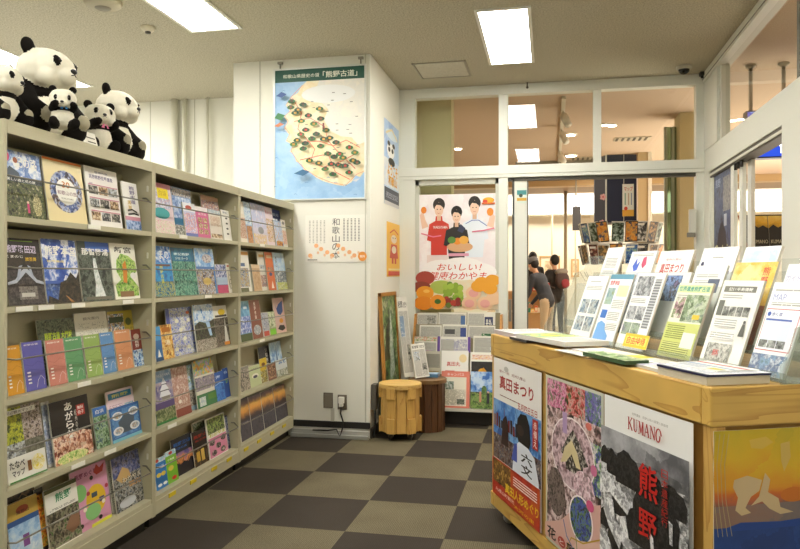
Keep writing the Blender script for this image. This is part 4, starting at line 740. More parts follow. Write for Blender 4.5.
sheet('wall_poster', 'tall blue poster with a cartoon black and white animal on the pillar side', 'poster', (XS, a.y, b.z-.02), (0, 1, 0), (0, 0, 1), b.y-a.y, a.z-b.z+.02,
      [('r', 0, .55, 1, 1, P('#8fb4e0', '#b8d0ec', '#9cc0e6', s=6)), ('r', 0, .22, 1, .55, P('#c8d8ec', '#e8e8e4', s=8)), ('e', .5, .86, .4, .06, '#d8e6f2'), ('l', [(.1, .84), (.5, .93), (.9, .84)], .02, '#e8d8a8'), ('e', .42, .66, .26, .09, '#f4f4f0'), ('e', .3, .74, .09, .03, K), ('e', .62, .74, .09, .03, K), ('e', .32, .67, .07, .03, K), ('e', .54, .67, .07, .03, K), ('e', .48, .53, .22, .05, K), ('t', 'ようこそ', .2, .36, .9, .5, '#e8a81e', .06), ('t', '和歌山', .25, .24, .85, .36, '#e8a81e', .06), ('r', 0, 0, 1, .2, '#3f434e'), ('r', .1, .08, .9, .15, lines('#3f434e', '#b8bcc8', .01)), ('r', 0, 0, 1, .04, '#c8c8c4')], base='#b8cfe8', t=.001)
a = onX(386.5, 221, XS); b = onX(400.5, 276.5, XS)
sheet('wall_poster', 'yellow poster with red and white cartoon figure below the blue one', 'poster', (XS, a.y, b.z), (0, 1, 0), (0, 0, 1), b.y-a.y, a.z-b.z,
      [('e', .48, .56, .34, .25, '#eeb04a'), ('e', .5, .7, .2, .08, '#f2e2d0'), ('p', [(.3, .6), (.7, .6), (.8, .34), (.2, .34)], '#cf4a30'), ('e', .5, .5, .16, .07, '#f2e6d4'), ('r', .34, .24, .46, .34, '#cf4a30'), ('r', .54, .24, .66, .34, '#cf4a30'), ('e', .42, .72, .03, .012, K), ('e', .58, .72, .03, .012, K), ('l', [(.2, .8), (.5, .88), (.8, .8)], .012, '#cf4a30'), ('r', .1, .02, .9, .1, '#d8503a'), ('r', .1, .12, .9, .15, '#f0e0a0')], base='#f0bb2c', t=.001)
# people poster inside the door pane
a = onY(417.5, 195, 6.53); b = onY(498.5, 309.5, 6.53)
def person_art(cx, top, shirt, hair, sh2, scale=1.0, hw=.13):
    s = scale; y = top
    return [('p', [(cx-.04*s, y-.13*s), (cx+.04*s, y-.13*s), (cx+.045*s, y-.17*s), (cx+hw, y-.20*s), (cx+hw+.03, y-.34*s), (cx+hw-.02, y-.35*s), (cx+.10*s, y-.50*s), (cx-.10*s, y-.50*s), (cx-hw+.02, y-.35*s), (cx-hw-.03, y-.34*s), (cx-hw, y-.20*s), (cx-.045*s, y-.17*s)], shirt),
            ('r', cx-.025*s, y-.17*s, cx+.025*s, y-.10*s, '#dfb697'), ('e', cx, y-.03*s, .075*s, .06*s, hair), ('e', cx, y-.07*s, .055*s, .062*s, '#ecc8ae'), ('p', [(cx-.06*s, y-.06*s), (cx-.05*s, y-.01*s), (cx+.05*s, y-.01*s), (cx+.06*s, y-.06*s), (cx+.02, y-.035*s), (cx-.03, y-.03*s)], hair),
            ('e', cx-.02*s, y-.07*s, .007, .005, K), ('e', cx+.02*s, y-.07*s, .007, .005, K), ('l', [(cx-.02*s, y-.1*s), (cx, y-.107*s), (cx+.02*s, y-.1*s)], .003, '#b8483a')]
pa = [('r', 0, .3, 1, 1, P('#f6f2f2', '#f0e4e6', '#f8f4f4', s=3))]
pa += person_art(.27, .94, '#cf3a2a', '#2a211c', None, 1.0, .12)+[('p', [(.14, .72), (.06, .70), (.03, .82), (.07, .86), (.1, .78)], '#ecc8ae'), ('e', .08, .865, .035, .03, '#ec8a2a'), ('r', .12, .38, .38, .47, '#ecdcd8')]
pa += person_art(.71, .95, '#e8eef6', '#1f1a18', None, 1.0, .14)+[('p', [(.86, .72), (.94, .70), (.96, .80), (.91, .84), (.88, .76)], '#ecc8ae'), ('e', .90, .84, .04, .035, '#ec8a2a'), ('l', [(.6, .74), (.68, .77), (.76, .77), (.86, .72)], .006, '#4a68b8')]
pa += person_art(.49, .87, '#26231f', '#1f1a18', None, .92, .13)+[('e', .53, .54, .16, .045, '#d8a87c'), ('e', .5, .59, .05, .03, '#e8902a'), ('e', .58, .6, .06, .035, '#e8b04a'), ('e', .43, .6, .05, .03, '#5a8a3a'), ('r', .39, .46, .64, .485, '#e0a0b8'), ('p', [(.54, .74), (.5, .68), (.56, .66), (.6, .7)], '#3a3f5a')]
pa += [('l', [(.05, .66), (.2, .63), (.3, .64)], .012, '#e07a94'), ('l', [(.68, .67), (.82, .68), (.95, .7)], .012, '#e07a94'), ('t', 'WAKAYAMA', .2, .70, .38, .725, '#f6e8e4', .02),
       ('e', .88, .94, .07, .025, '#ecaa2a'), ('e', .84, .93, .03, .015, '#cf3a2a'), ('r', .8, .905, .96, .92, '#e0702a'),
       ('r', 0, .0, 1, .30, P('#f0d8b0', '#e8e0c8', s=10)), ('e', .3, .34, .24, .09, '#f8f4f2'), ('e', .55, .35, .3, .1, '#f8f4f2'), ('e', .78, .32, .2, .08, '#f8f4f2'), ('e', .2, .3, .16, .06, '#f8f4f2'), ('r', .15, .26, .9, .36, '#f8f4f2'),
       ('t', 'おいしい！', .24, .335, .78, .395, '#d8402f', .01, .3), ('t', '健康わかやま', .14, .255, .84, .325, '#d8402f', .01, .3),
       ('e', .1, .27, .12, .06, '#a84436'), ('e', .05, .19, .12, .05, '#8a3a2a'), ('e', .3, .19, .14, .06, '#b0c25a')]
rnd = random.Random(5)
pa += [('e', .30+.20*rnd.random()+.05, .09+.13*rnd.random(), .035, .025, rnd.choice(['#8fae3a', '#a8c44a', '#6f9230'])) for _ in range(26)]
pa += [('e', .36+.2*rnd.random(), .03+.06*rnd.random(), .035, .025, rnd.choice(['#b8402f', '#8f2a22', '#6a7a30'])) for _ in range(14)]
pa += [('e', .1, .14, .11, .06, '#ec9a22'), ('e', .08, .05, .12, .06, '#e88a1a'), ('e', .26, .06, .1, .065, '#f0982a'), ('e', .26, .065, .04, .022, '#3f6a22'), ('e', .12, .155, .04, .015, '#f6c05a')]
pa += [('e', x, y, .095, .06, '#f0c8a0') for x, y in ((.65, .05), (.84, .05), (.7, .14), (.95, .1))]+[('e', x, y, .06, .035, '#ecaaa0') for x, y in ((.65, .05), (.84, .05), (.7, .14))]+[('e', x, y, .09, .05, '#f0a82e') for x, y in ((.8, .23), (.93, .25), (.9, .18), (.76, .2))]
sheet('advert_poster', 'advertising poster of three smiling people in sports shirts above fruit', 'poster', (a.x, 6.53, b.z), (1, 0, 0), (0, 0, 1), b.x-a.x, a.z-b.z, pa, base='#f6f2f0', t=.002)
# sticker on the sliding door
a = onY(517, 188, 6.52); b = onY(526.5, 203, 6.52)
sheet('door_sticker', 'small green and yellow sticker high on the white sliding door edge', 'sticker', (a.x, 6.525, b.z), (1, 0, 0), (0, 0, 1), b.x-a.x, a.z-b.z, [('r', 0, .55, 1, .85, '#3f8a8a'), ('r', 0, .15, 1, .35, '#d8a83a'), ('e', .4, .5, .2, .12, '#3a4a3a')], base='#d8e4d8', t=.001)
# dark blue poster behind the right glazing
XP = XR-.024
a = onX(714, 176, XP); b = onX(732.5, 250, XP)
sheet('door_poster', 'dark blue night poster with pale lettering on the right sliding door', 'poster', (XP, a.y-.02, .95), (0, -1, 0), (0, 0, 1), a.y-b.y-.04, a.z-.95,
      [('r', 0, .3, 1, 1, P('#2a3350', '#44517a', '#5f6a8a', '#2f3346', s=5)), ('r', .55, .72, .95, .95, P('#6a6a70', '#a8a49c', s=30)), ('p', [(.1, .42), (.3, .6), (.5, .66), (.7, .58), (.8, .42)], '#3a3238'), ('r', .6, .62, .75, .7, '#c8ccd4'), ('t', '熊野', .1, .9, .4, .96, '#b8c4dc', .02), ('r', .05, .25, .98, .42, P('#2f3236', '#4a4a48', s=30)), ('t', 'Spirit', .08, .40, .98, .50, '#d8dca0', .03)], base='#2d3550', t=.003)

# outlets
def on_wall(px, py): return onY(px, py, 5.389)
a = on_wall(323.8, 392.4); b = on_wall(333.2, 408)
m = MB(); m.box(a.x, 5.378, b.z, b.x, 5.389, a.z, col('#6d6659', .4)); m.box(a.x+.008, 5.376, b.z+.01, b.x-.008, 5.379, a.z-.01, '#7b7466'); tag(m.build('blank_plate', bevel=.002), 'blank grey brown wall plate left of the power outlet', 'wall plate')
a = on_wall(338, 394.5); b = on_wall(347, 409.5); xo, zo = (a.x+b.x)/2, (a.z+b.z)/2
ou = thing('power_outlet', 'grey brown wall outlet with a white plug in it', 'outlet', (xo, 5.389, zo))
hw, hh = (b.x-a.x)/2, (a.z-b.z)/2
m = MB(); m.box(-hw, -.012, -hh, hw, 0, hh, col('#6d6659', .4)); m.build('cover_plate', ou, bevel=.002)
m = MB(); m.box(-hw*.5, -.014, -hh*.7, hw*.5, -.012, hh*.7, '#3f3a32'); m.build('socket', ou)
pl = thing('electric_cable', 'white plug with black cord hanging from the wall outlet', 'cord', (xo, 5.365, zo))
m = MB(); m.box(-.022, -.025, -.005, .022, .008, .045, col('#eceae2', .4)); m.box(-.016, -.03, -.03, .016, .004, -.006, col('#dcdad0', .4)); m.build('plug', pl, bevel=.004)
e = on_wall(332, 433); fz = .06
m = MB(); m.tube([(0, -.02, -.03), (.0, -.03, -.08), (.02, -.03, -.14), (.015, -.03, -.20), (-.005, -.03, -.26), (-.03, -.04, zo and (.075-zo)), (-.1, -.05, .055-zo+.012), (-.22, -.055, .055-zo+.01)], .006, col('#1b1916', .5)); m.build('cable', pl)
a = on_wall(331, 408); b = on_wall(334, 424)
m = MB(); m.box(a.x-.0, 5.382, b.z-.02, a.x+.03, 5.389, a.z, '#c3c1b3'); tag(m.build('cable_cover'), 'thin vertical cable cover below the blank wall plate', 'cable cover')
m = MB(); x0 = on_wall(293, 430).x; x1 = on_wall(370, 430).x
m.box(x0, 5.33, .001, x1, 5.375, .03, col('#b9b9b4', .3, .5)); m.box(x0, 5.345, .03, x1, 5.375, .062, col('#d0d0ca', .3, .5)); tag(m.build('floor_duct', bevel=.003), 'silver metal cable duct along the foot of the map wall', 'cable duct')
a = onX(371.5, 411, -1.36)
m = MB(); m.box(-1.369, 5.41, .22, -1.33, 5.50, .42, col('#57534a', .5)); m.tube([(-1.345, 5.45, .22), (-1.345, 5.45, .1), (-1.35, 5.43, .04), (-1.34, 5.40, .015)], .008, '#1b1916'); tag(m.build('junction_box', bevel=.003), 'small dark grey box low on the pillar corner beside the stool', 'junction box')
m = MB(); a = onY(690, 222, 6.6); m.box(a.x-.03, 6.47, a.z-.12, a.x+.03, 6.5, a.z+.1, col('#d9d8cc', .4)); m.box(a.x-.05, 6.46, a.z-.14, a.x+.02, 6.475, a.z-.10, '#8a867a'); tag(m.build('door_lock_box', bevel=.004), 'small white lock box on the white post right of the doorway', 'lock box')

# ================================================================== plush pandas
BLK = col('#15120f', 1.0, bump=.6, bscale=160, spec=.15); FUR = col('#e8e3d0', 1.0, bump=.6, bscale=140, spec=.15, var=.05, vscale=25); PAW = col('#a39c86', 1.0, bump=.5, spec=.15)
def blob(name, prims, mats, voxel, parent=None, smooth=3, mat4=None):
    """prims: ('e',c,r,label[,rotz,roty]) or ('c',p,q,r0,r1,label) fused into one continuous skin, coloured by nearest primitive"""
    mb = MB()
    for p in prims:
        if p[0] == 'e':
            rot = None
            if len(p) > 4: rot = Matrix.Rotation(p[4], 3, 'Z') @ Matrix.Rotation(p[5] if len(p) > 5 else 0, 3, 'Y')
            mb.ell(p[1], p[2], mats[0], 16, rot)
        else:
            a, b = Vector(p[1]), Vector(p[2]); n = max(2, int((b-a).length/(min(p[3], p[4])*.45))+1)
            for i in range(n+1):
                t = i/n; r = p[3]*(1-t)+p[4]*t; mb.ell(a.lerp(b, t), (r, r, r), mats[0], 12)
    o = mb.build('tmp'); md = o.modifiers.new('r', 'REMESH'); md.mode = 'VOXEL'; md.voxel_size = voxel
    s = o.modifiers.new('s', 'SMOOTH'); s.iterations = smooth; s.factor = .5
    dg = bpy.context.evaluated_depsgraph_get(); me = bpy.data.meshes.new_from_object(o.evaluated_get(dg))
    bpy.data.objects.remove(o)
    me.materials.clear()
    for m_ in mats: me.materials.append(m_)
    inv = []
    for p in prims:
        if p[0] == 'e':
            rot = None
            if len(p) > 4: rot = (Matrix.Rotation(p[4], 3, 'Z') @ Matrix.Rotation(p[5] if len(p) > 5 else 0, 3, 'Y')).transposed()
            inv.append((p, Vector(p[1]), rot))
        else: inv.append((p, Vector(p[1]), Vector(p[2])-Vector(p[1])))
    mi = []
    for f in me.polygons:
        c = f.center; best = 1e9; bl = 0
        for p, A, B in inv:
            if p[0] == 'e':
                q = c-A
                if B: q = B @ q
                r = p[2]; k = sqrt((q.x/r[0])**2+(q.y/r[1])**2+(q.z/r[2])**2); d = (k-1)*min(r); lb = p[3]
            else:
                t = max(0, min(1, (c-A).dot(B)/max(B.length_squared, 1e-9))); r = p[3]*(1-t)+p[4]*t; d = (c-(A+B*t)).length-r; lb = p[5]
            if d < best: best = d; bl = lb
        mi.append(bl)
    me.polygons.foreach_set('material_index', mi); me.polygons.foreach_set('use_smooth', [True]*len(mi))
    o = bpy.data.objects.new(name, me); COL.objects.link(o)
    if parent: o.parent = parent
    if mat4 is not None: o.matrix_local = mat4
    return o
def R3(yaw=0, pitch=0): return Matrix.Rotation(yaw, 3, 'Z') @ Matrix.Rotation(pitch, 3, 'Y')
def panda(label, base, s, face, head_yaw=0.0, head_pitch=0.0, ribbon=None, arms='down', tilt=0.0, legs=1.0):
    """sitting plush panda, 1 unit tall before scaling; x is forward"""
    t = thing('plush_panda', label, 'plush panda', base, face, 'plush pandas on top of the bookcases'); t.scale = (s, s, s)
    t.rotation_euler = (0, tilt, face)
    hc = Vector((.05, 0, .67)); Rh = R3(head_yaw, head_pitch)
    def hp(x, y, z): return tuple(hc+Rh @ Vector((x, y, z)))
    pr = [('e', (0, 0, .25), (.23, .25, .25), 0), ('e', (-.01, 0, .43), (.20, .24, .12), 1),
          ('e', tuple(hc), (.265, .285, .22), 0, head_yaw, head_pitch), ('e', hp(.20, 0, -.07), (.10, .12, .09), 0, head_yaw, head_pitch),
          ('e', hp(.10, .15, -.09), (.11, .10, .10), 0), ('e', hp(.10, -.15, -.09), (.11, .10, .10), 0),
          ('e', hp(-.03, .20, .20), (.045, .085, .085), 1, head_yaw), ('e', hp(-.03, -.20, .20), (.045, .085, .085), 1, head_yaw),
          ('e', hp(.185, .115, .03), (.062, .055, .078), 1, head_yaw+.5, head_pitch), ('e', hp(.185, -.115, .03), (.062, .055, .078), 1, head_yaw-.5, head_pitch)]
    for sgn in (1, -1):
        pr += [('c', (.04, .17*sgn, .12), (.30*legs, .21*sgn, .10), .125, .105, 1), ('e', (.37*legs, .22*sgn, .125), (.07, .095, .115), 1)]
        if arms == 'down': pr += [('c', (.0, .21*sgn, .46), (.13, .27*sgn, .30), .095, .085, 1), ('c', (.13, .27*sgn, .30), (.24, .23*sgn, .22), .085, .08, 1), ('e', (.30, .22*sgn, .20), (.045, .075, .075), 2)]
        elif arms == 'hug': pr += [('c', (.0, .21*sgn, .46), (.18, .26*sgn, .38), .09, .085, 1), ('c', (.18, .26*sgn, .38), (.33, .12*sgn, .34), .08, .075, 1)]
        else: pr += [('c', (.0, .2*sgn, .46), (.22, .2*sgn, .50), .085, .08, 1), ('e', (.27, .18*sgn, .52), (.07, .07, .07), 1)]
    pr.append(('e', (-.24, 0, .1), (.07, .07, .07), 0))
    blob('body', pr, [FUR, BLK, PAW], .014, t, smooth=5)
    m = MB(); m.ell(hp(.297, 0, -.04), (.022, .04, .026), col('#0d0b0a', .3), 12); m.build('nose', t)
    for sgn in (1, -1):
        m = MB(); m.ell(hp(.243, .118*sgn, .045), (.014, .017, .018), col('#2a211a', .08), 10); m.ell(hp(.255, .118*sgn, .051), (.004, .005, .005), '#f4f2ea', 6); m.build('eye', t)
    m = MB(); a, b, c_ = hp(.292, .035, -.085), hp(.305, 0, -.072), hp(.292, -.035, -.085); m.tube([a, b, c_], .005, '#1b1613', 5); m.build('mouth', t)
    if ribbon:
        k = col(ribbon, .5); m = MB(); n = 18
        m.tube([(.0+.17*cos(2*pi*i/n), .19*sin(2*pi*i/n), .555) for i in range(n+1)], .022, k, 6)
        for sgn in (1, -1):
            m.add([(.19, 0, .57), (.22, .10*sgn, .64), (.20, .13*sgn, .56), (.22, .10*sgn, .50), (.215, .0, .55), (.24, .06*sgn, .57)], [(0, 1, 5), (5, 1, 2), (2, 3, 5), (5, 3, 4)], k)
            m.add([(.2, 0, .56), (.24, .03*sgn, .42), (.22, .08*sgn, .43)], [(0, 1, 2)], k)
        m.build('ribbon', t)
    return t
ptop = lambda px, py: onz(px, py, TOPZ+.004)
NAng = math.atan2(-IN.y, -IN.x)   # facing out of the bookcase
panda('large plush panda in the middle rear, tallest of all, head turned right', Vector((-2.12, 2.655, TOPZ+.004)), .44, NAng-.15, head_yaw=.15, head_pitch=-.08, legs=.62)
panda('white bellied plush panda at the far left end of the bookcase top', ptop(28, 125)+IN*.12, .265, NAng-.05, head_yaw=.15, head_pitch=.05, legs=.75)
panda('baby plush panda with blue ribbon in the lap of the large panda', Vector((-1.93, 2.535, TOPZ+.02)), .185, NAng-.8, head_yaw=-.2, head_pitch=.25, ribbon='#2f86c8', arms='up', legs=.8)
panda('medium plush panda seated rightmost on the bookcase top', ptop(141, 158)+IN*.15, .375, NAng+.1, head_yaw=.0, head_pitch=-.05, legs=.7)
panda('baby plush panda with pink ribbon leaning against the rightmost panda', ptop(108, 152)+IN*.05, .25, NAng-.4, head_yaw=-.3, head_pitch=-.05, ribbon='#e07aa0', arms='up', legs=.6)
a = ptop(93, 146)
sheet('price_card', 'small white card standing before the pandas on the bookcase edge', 'card', a+IN*.02+DU*-.03, DU, (Vector((0, 0, 1))+IN*.3), .10, .07, [('r', .1, .5, .9, .7, lines('#efece0', '#4a463e', .01, .7)), ('r', .3, .25, .9, .42, lines('#efece0', '#4a463e', .01, .7))], base='#efece0', t=.001)
# ================================================================== stools, leaning board, newspaper rack
PINE = lambda ax='Z': wood('#cfa558', '#b58440', ax, 12)
def stool(label, c, r, h, m1, m2, planks, casters=True):
    t = thing('drum_stool', label, 'stool', (c[0], c[1], 0))
    z0 = .062 if casters else .004
    n = planks
    for k in range(n):
        a0 = 2*pi*k/n+.02/r*.1; a1 = 2*pi*(k+1)/n-.02/r*.1; rr = r*(.96 if k % 2 else 1.0)
        m = MB(); p = [(rr*cos(a0), rr*sin(a0)), (rr*cos(a1), rr*sin(a1)), ((rr-.025)*cos(a1), (rr-.025)*sin(a1)), ((rr-.025)*cos(a0), (rr-.025)*sin(a0))]
        m.prism([p[3], p[0], p[1], p[2]], z0, h-.035, m1); m.build('plank', t, bevel=.003)
    if casters:
        for zz in (z0+.0, h-.11):
            for k in range(0, n, 2):
                m = MB()
                a0 = 2*pi*k/n+.05; a1 = 2*pi*(k+1)/n-.05
                m.prism([((r+.0)*cos(a0), (r+.0)*sin(a0)), ((r+.016)*cos(a0), (r+.016)*sin(a0)), ((r+.016)*cos(a1), (r+.016)*sin(a1)), (r*cos(a1), r*sin(a1))][::1], zz, zz+.085+(.03 if zz < .1 else 0), m1)
                m.build('batten', t, bevel=.002)
    m = MB(); m.lathe([(.001, h-.034), (r+.012, h-.034), (r+.014, h-.03), (r+.014, h-.004), (r+.01, h), (.001, h)], m2, seg=n*2, smooth=False); m.build('seat', t)
    m = MB(); m.lathe([(.001, z0), (r-.03, z0), (r-.03, z0+.02), (.001, z0+.02)], m1, seg=24); m.build('base_board', t)
    if casters:
        for k in range(4):
            a = pi/4+k*pi/2+.25; x, y = (r-.05)*cos(a), (r-.05)*sin(a)
            m = MB(); m.tube([(x-.012, y, .024), (x+.012, y, .024)], .0235, col('#26231f', .4), 14); m.box(x-.02, y-.01, .024, x+.02, y+.012, z0, col('#6a675e', .3, .8)); m.build('caster', t)
    return t
PT = wood('#d9b468', '#c09448', 'X', 10)
stool('yellow pine drum stool on casters at the pillar corner', (-1.145, 5.46), .155, .437, PINE(), PT, 12)
DKW = wood('#5b3a20', '#3c2412', 'Z', 14)
stool('dark brown round wooden stool behind the yellow pine one', (-.985, 5.80), .145, .43, DKW, wood('#80603a', '#6a4a2a', 'X', 10), 16, casters=False)
# painted landscape board leaning on the pillar side
t = thing('framed_picture', 'tall wood framed green landscape picture leaning behind the stools', 'picture', (-1.30, 5.64, .004), pi/2)
t.rotation_euler = (0, 0, 0)
Vl = Vector((-.055, 0, 1)).normalized()
M = frame_mat((-1.30+1.30, 0, 0), (0, 1, 0), Vl)
w_, h_ = .60, 1.13
mb = MB()
for q in ((0, 0, .03, h_), (w_-.03, 0, w_, h_), (0, 0, w_, .03), (0, h_-.03, w_, h_)): mb.box(q[0], q[1], -.01, q[2], q[3], .018, wood('#b5813a', '#95652a', 'Y', 12))
mb.build('frame', t, M, bevel=.002)
mb = MB(); mb.box(.03, .03, 0, w_-.03, h_-.03, .006, P('#1d2a18', '#3f6a3a', '#8aae6a', '#3a5a48', '#c8d4a8', s=7)); draw(mb, [('p', [(.35, .3), (.45, .5), (.52, .75), (.58, .9), (.66, .7), (.7, .4)], P('#e0e8e0', '#8aa890', s=30)), ('p', [(.1, .5), (.3, .75), (.5, .8), (.4, .5)], P('#2a3020', '#5a5a3a', s=30))], w_, h_, .007); mb.build('painting', t, M)
# newspapers on the dark stool
def papers(label, O, U, V, w, h, n, art, base='#dcdad0', name='newspaper', cat='newspaper', group=None, t=.012):
    return sheet(name, label, cat, O, U, V, w, h, art, base=base, t=t, group=group, edge='#cfccc0')
NEWS = lambda s=1: [('t', '観光新聞', .08, .86, .5, .95, K, .03), ('r', .55, .86, .95, .94, lines('#e4e2d8', '#55524a', .006)), ('r', .06, .05, .94, .82, lines('#e4e2d8', '#6f6c64', .007, .62)), ('r', .1, .5, .5, .76, CITY), ('r', .6, .2, .9, .4, P('#4a4a46', '#8a8a82', '#c8c6bc', s=50)), ('r', .52, .0, .54, .84, '#e4e2d8')]
t1 = onY(398, 300, 5.75)
papers('thin folded newspaper standing upright against the framed picture', (-1.165, 5.72, .441), (.80, .35, 0), (-.20, .02, 1), .085, .66, 1, NEWS(), t=.006)
papers('folded newspaper leaning on the dark brown stool, front one', (-1.075, 5.71, .4325), (.85, .35, 0), (-.33, .1, 1), .12, .28, 1, NEWS(), t=.03)
papers('folded newspaper leaning on the dark brown stool, behind the front one', (-1.125, 5.755, .4325), (.85, .35, 0), (-.33, .1, 1), .10, .27, 1, NEWS(), t=.02)
m = MB(); m.box(-1.0, 5.80, .4325, -.90, 5.92, .46, col('#4f7a9a', .4)); m.box(-.99, 5.81, .46, -.91, 5.91, .463, '#a8c4d8'); tag(m.build('leaflet_box', bevel=.004), 'small blue box lying on the dark brown stool', 'box')

# newspaper rack before the poster
RX0, RX1 = onY(411, 330, 6.12).x, onY(495, 330, 6.12).x+.05
rk = thing('newspaper_rack', 'wooden tiered newspaper rack under the people poster', 'rack', (RX0, 5.98, 0))
WR = RX1-RX0; PN = wood('#c58a3a', '#a86e28', 'Z', 12)
for x in (0, WR-.018):
    m = MB()
    pts = [(.0, .13), (.0, .20), (.30, .93), (.44, .93), (.44, .0), (.38, .0), (.36, .13)]
    v = [(x, y, z) for y, z in pts]+[(x+.018, y, z) for y, z in pts]; n = len(pts)
    m.add(v, [tuple(range(n)), tuple(range(n, 2*n))[::-1]]+[(i, n+i, n+(i+1) % n, (i+1) % n) for i in range(n)], PN); m.build('side_panel', rk, bevel=.002)
m = MB(); m.box(.018, .10, .0, WR-.018, .40, .12, '#241e19'); m.build('plinth', rk)
m = MB(); m.box(.018, -.005, .125, WR-.018, .06, .15, col('#d7d3c6', .4)); m.build('front_ledge', rk, bevel=.002)
TIER = [(0, .15), (.075, .33), (.145, .45), (.215, .56), (.285, .665)]
for k, (y, z) in enumerate(TIER):
    if k: m = MB(); m.box(.018, y-.004, z-.012, WR-.018, y+.07, z, PN); m.build('shelf', rk)
    m = MB(); m.box(.018, y+.068, z, WR-.018, y+.074, z+.28, col('#8d8568', .5)); m.build('back_board', rk)
VR = Vector((0, .16, 1)).normalized()
def rackpaper(px0, px1, pyt, k, art, base, label, th=.008, front=0):
    y = 5.98+TIER[k][0]+.022-front*.009
    a = onY(px0, 350, y); b = onY(px1, 350, y); top = onY(px0, pyt, y+.04)
    h = (top.z-TIER[k][1]-.002)/VR.z
    sheet('newspaper' if k else 'magazine', label, 'newspaper' if k else 'magazine', (max(a.x, RX0+.02), y, TIER[k][1]+.002), (1, 0, 0), VR, min(b.x, RX1-.02)-max(a.x, RX0+.02), h, art, base=base, t=th, group='papers in the tiered newspaper rack')
def hd(txt, x0, y0, x1, y1, c=K, b=.03): return ('t', txt, x0, y0, x1, y1, c, b)
def nb(x0, y0, x1, y1, c='#e2e0d4', ink='#5f5c54', d=.62): return ('r', x0, y0, x1, y1, lines(c, ink, .007, d))
rackpaper(441, 469.5, 371, 0, [('r', .08, .05, .88, .84, '#eae4d0'), ('r', .1, .08, .86, .5, lines('#eae4d0', '#9a907c', .008)), ('r', .14, .5, .44, .72, P('#4a5a3a', '#8a9a8a', '#d8d8d0', s=40)), ('r', .56, .1, .82, .24, P('#3a4a3a', '#8a8a7a', s=50)), ('t', 'キャンパス', .2, .87, .8, .95, '#f6e4dc', .02)], '#e2826c', 'salmon pink magazine with cream page, bottom tier of the newspaper rack')
rackpaper(470.5, 498, 371.5, 0, [('r', 0, .45, 1, 1, P('#3a6ab8', '#6a9ad8', '#c8dcf0', s=12)), ('r', 0, 0, 1, .45, P('#2f4a22', '#6a8a3a', '#8aa05a', '#3a3a2a', s=30)), ('e', .5, .5, .1, .12, P('#3a5a2a', '#6a8a4a', s=40)), ('r', .32, .18, .4, .42, '#c8886a'), ('r', .6, .15, .7, .42, '#2a2a2e'), ('e', .36, .44, .04, .03, '#caa284'), ('e', .65, .45, .04, .03, '#caa284'), ('t', '広報', .1, .84, .45, .95, '#a8ccf0', .03)], '#4a7ac0', 'blue sky magazine with people on grass, bottom tier of the rack')
rackpaper(441, 468, 350.5, 1, [('t', '真田丸', .2, .55, .7, .68, '#c83a2f', .03), ('r', .15, .06, .5, .42, '#c8473c'), ('r', .22, .14, .44, .34, '#ead4cc'), ('r', .58, .1, .9, .36, P('#2a2a20', '#c89a3a', '#6a5a3a', s=40)), ('e', .8, .78, .14, .12, '#f0dca8')], '#efece4', 'white paper with red heading and red square, second tier of the rack')
rackpaper(470, 497, 352, 1, [('r', .04, .0, .96, .72, P('#0f0d0b', '#2a2620', '#171310', s=20)), ('e', .45, .4, .16, .12, '#d8a02a'), ('p', [(.3, .3), (.5, .55), (.65, .35), (.6, .2)], '#c88a20'), ('r', .06, .78, .94, .92, P('#e8a84a', '#f4f0e4', '#c84a3a', s=80))], '#f0ede2', 'black fronted paper with golden bird, second tier of the rack')
rackpaper(420, 440.5, 351, 1, [nb(.05, .5, .95, .92, '#b8b4a4'), ('r', .1, .1, .9, .4, P('#5a4a22', '#a88a3a', '#3a3a2a', s=40))], '#c2bda9', 'grey newspaper at the left end of the second tier')
rackpaper(412, 436.5, 336.5, 2, [('r', .0, .86, 1, 1, P('#8a9a5a', '#d8d4c0', '#c87a5a', s=50)), nb(.03, .05, .97, .82), ('r', .45, .3, .8, .6, P('#c8a8a0', '#8a94b0', '#d8d0c8', s=40))], '#dedbcc', 'newspaper with a coloured heading strip, left end of the middle tier')
rackpaper(437, 470, 336.5, 2, [('r', 0, .0, .08, 1, '#6a4a98'), ('r', .92, 0, 1, 1, '#6a4a98'), ('r', .12, .5, .9, .92, P('#e0dccc', '#8a8aa8', '#e8e4d8', s=60)), ('r', .3, .1, .7, .5, P('#3a4a7a', '#c8c4bc', s=40)), nb(.1, .5, .5, .9)], '#e0ddd2', 'newspaper with violet side bars, middle tier of the rack')
rackpaper(473, 497, 336, 2, [nb(.04, .3, .96, .95), ('e', .4, .3, .2, .12, '#a8b04a'), ('r', .7, .1, .9, .7, CITY)], '#e0ddd0', 'newspaper at the right end of the middle tier')
rackpaper(419, 441, 325, 3, [hd('紀伊民報', .15, .05, .95, .3, K, .05), nb(.05, .4, .95, .95)], '#e3e0d4', 'newspaper with heavy black heading, left of the fourth tier')
rackpaper(442, 467, 324.5, 3, [nb(.04, .05, .96, .95), ('r', .1, .7, .5, .85, '#4a4a48'), ('r', .72, .6, .95, .9, '#3a4a8a')], '#dfdcd0', 'newspaper with small blue picture, centre of the fourth tier')
rackpaper(468, 495, 325.5, 3, [nb(.04, .05, .96, .95), ('r', .5, .2, .84, .75, P('#1f4a2a', '#3a7a4a', '#c8d4b8', s=50))], '#dfdcd0', 'newspaper with green picture, right of the fourth tier')
rackpaper(414, 437, 313, 4, [nb(.04, .05, .96, .95), ('r', .5, .5, .9, .9, P('#b8b4a8', '#5a5a52', s=60))], '#d8d5c6', 'folded newspaper at the left of the top tier of the rack')
rackpaper(438, 466, 312.5, 4, [nb(.04, .05, .96, .95), ('r', .8, .3, .96, .9, '#4a6a9a')], '#dbd8ca', 'folded newspaper in the centre of the top tier of the rack')
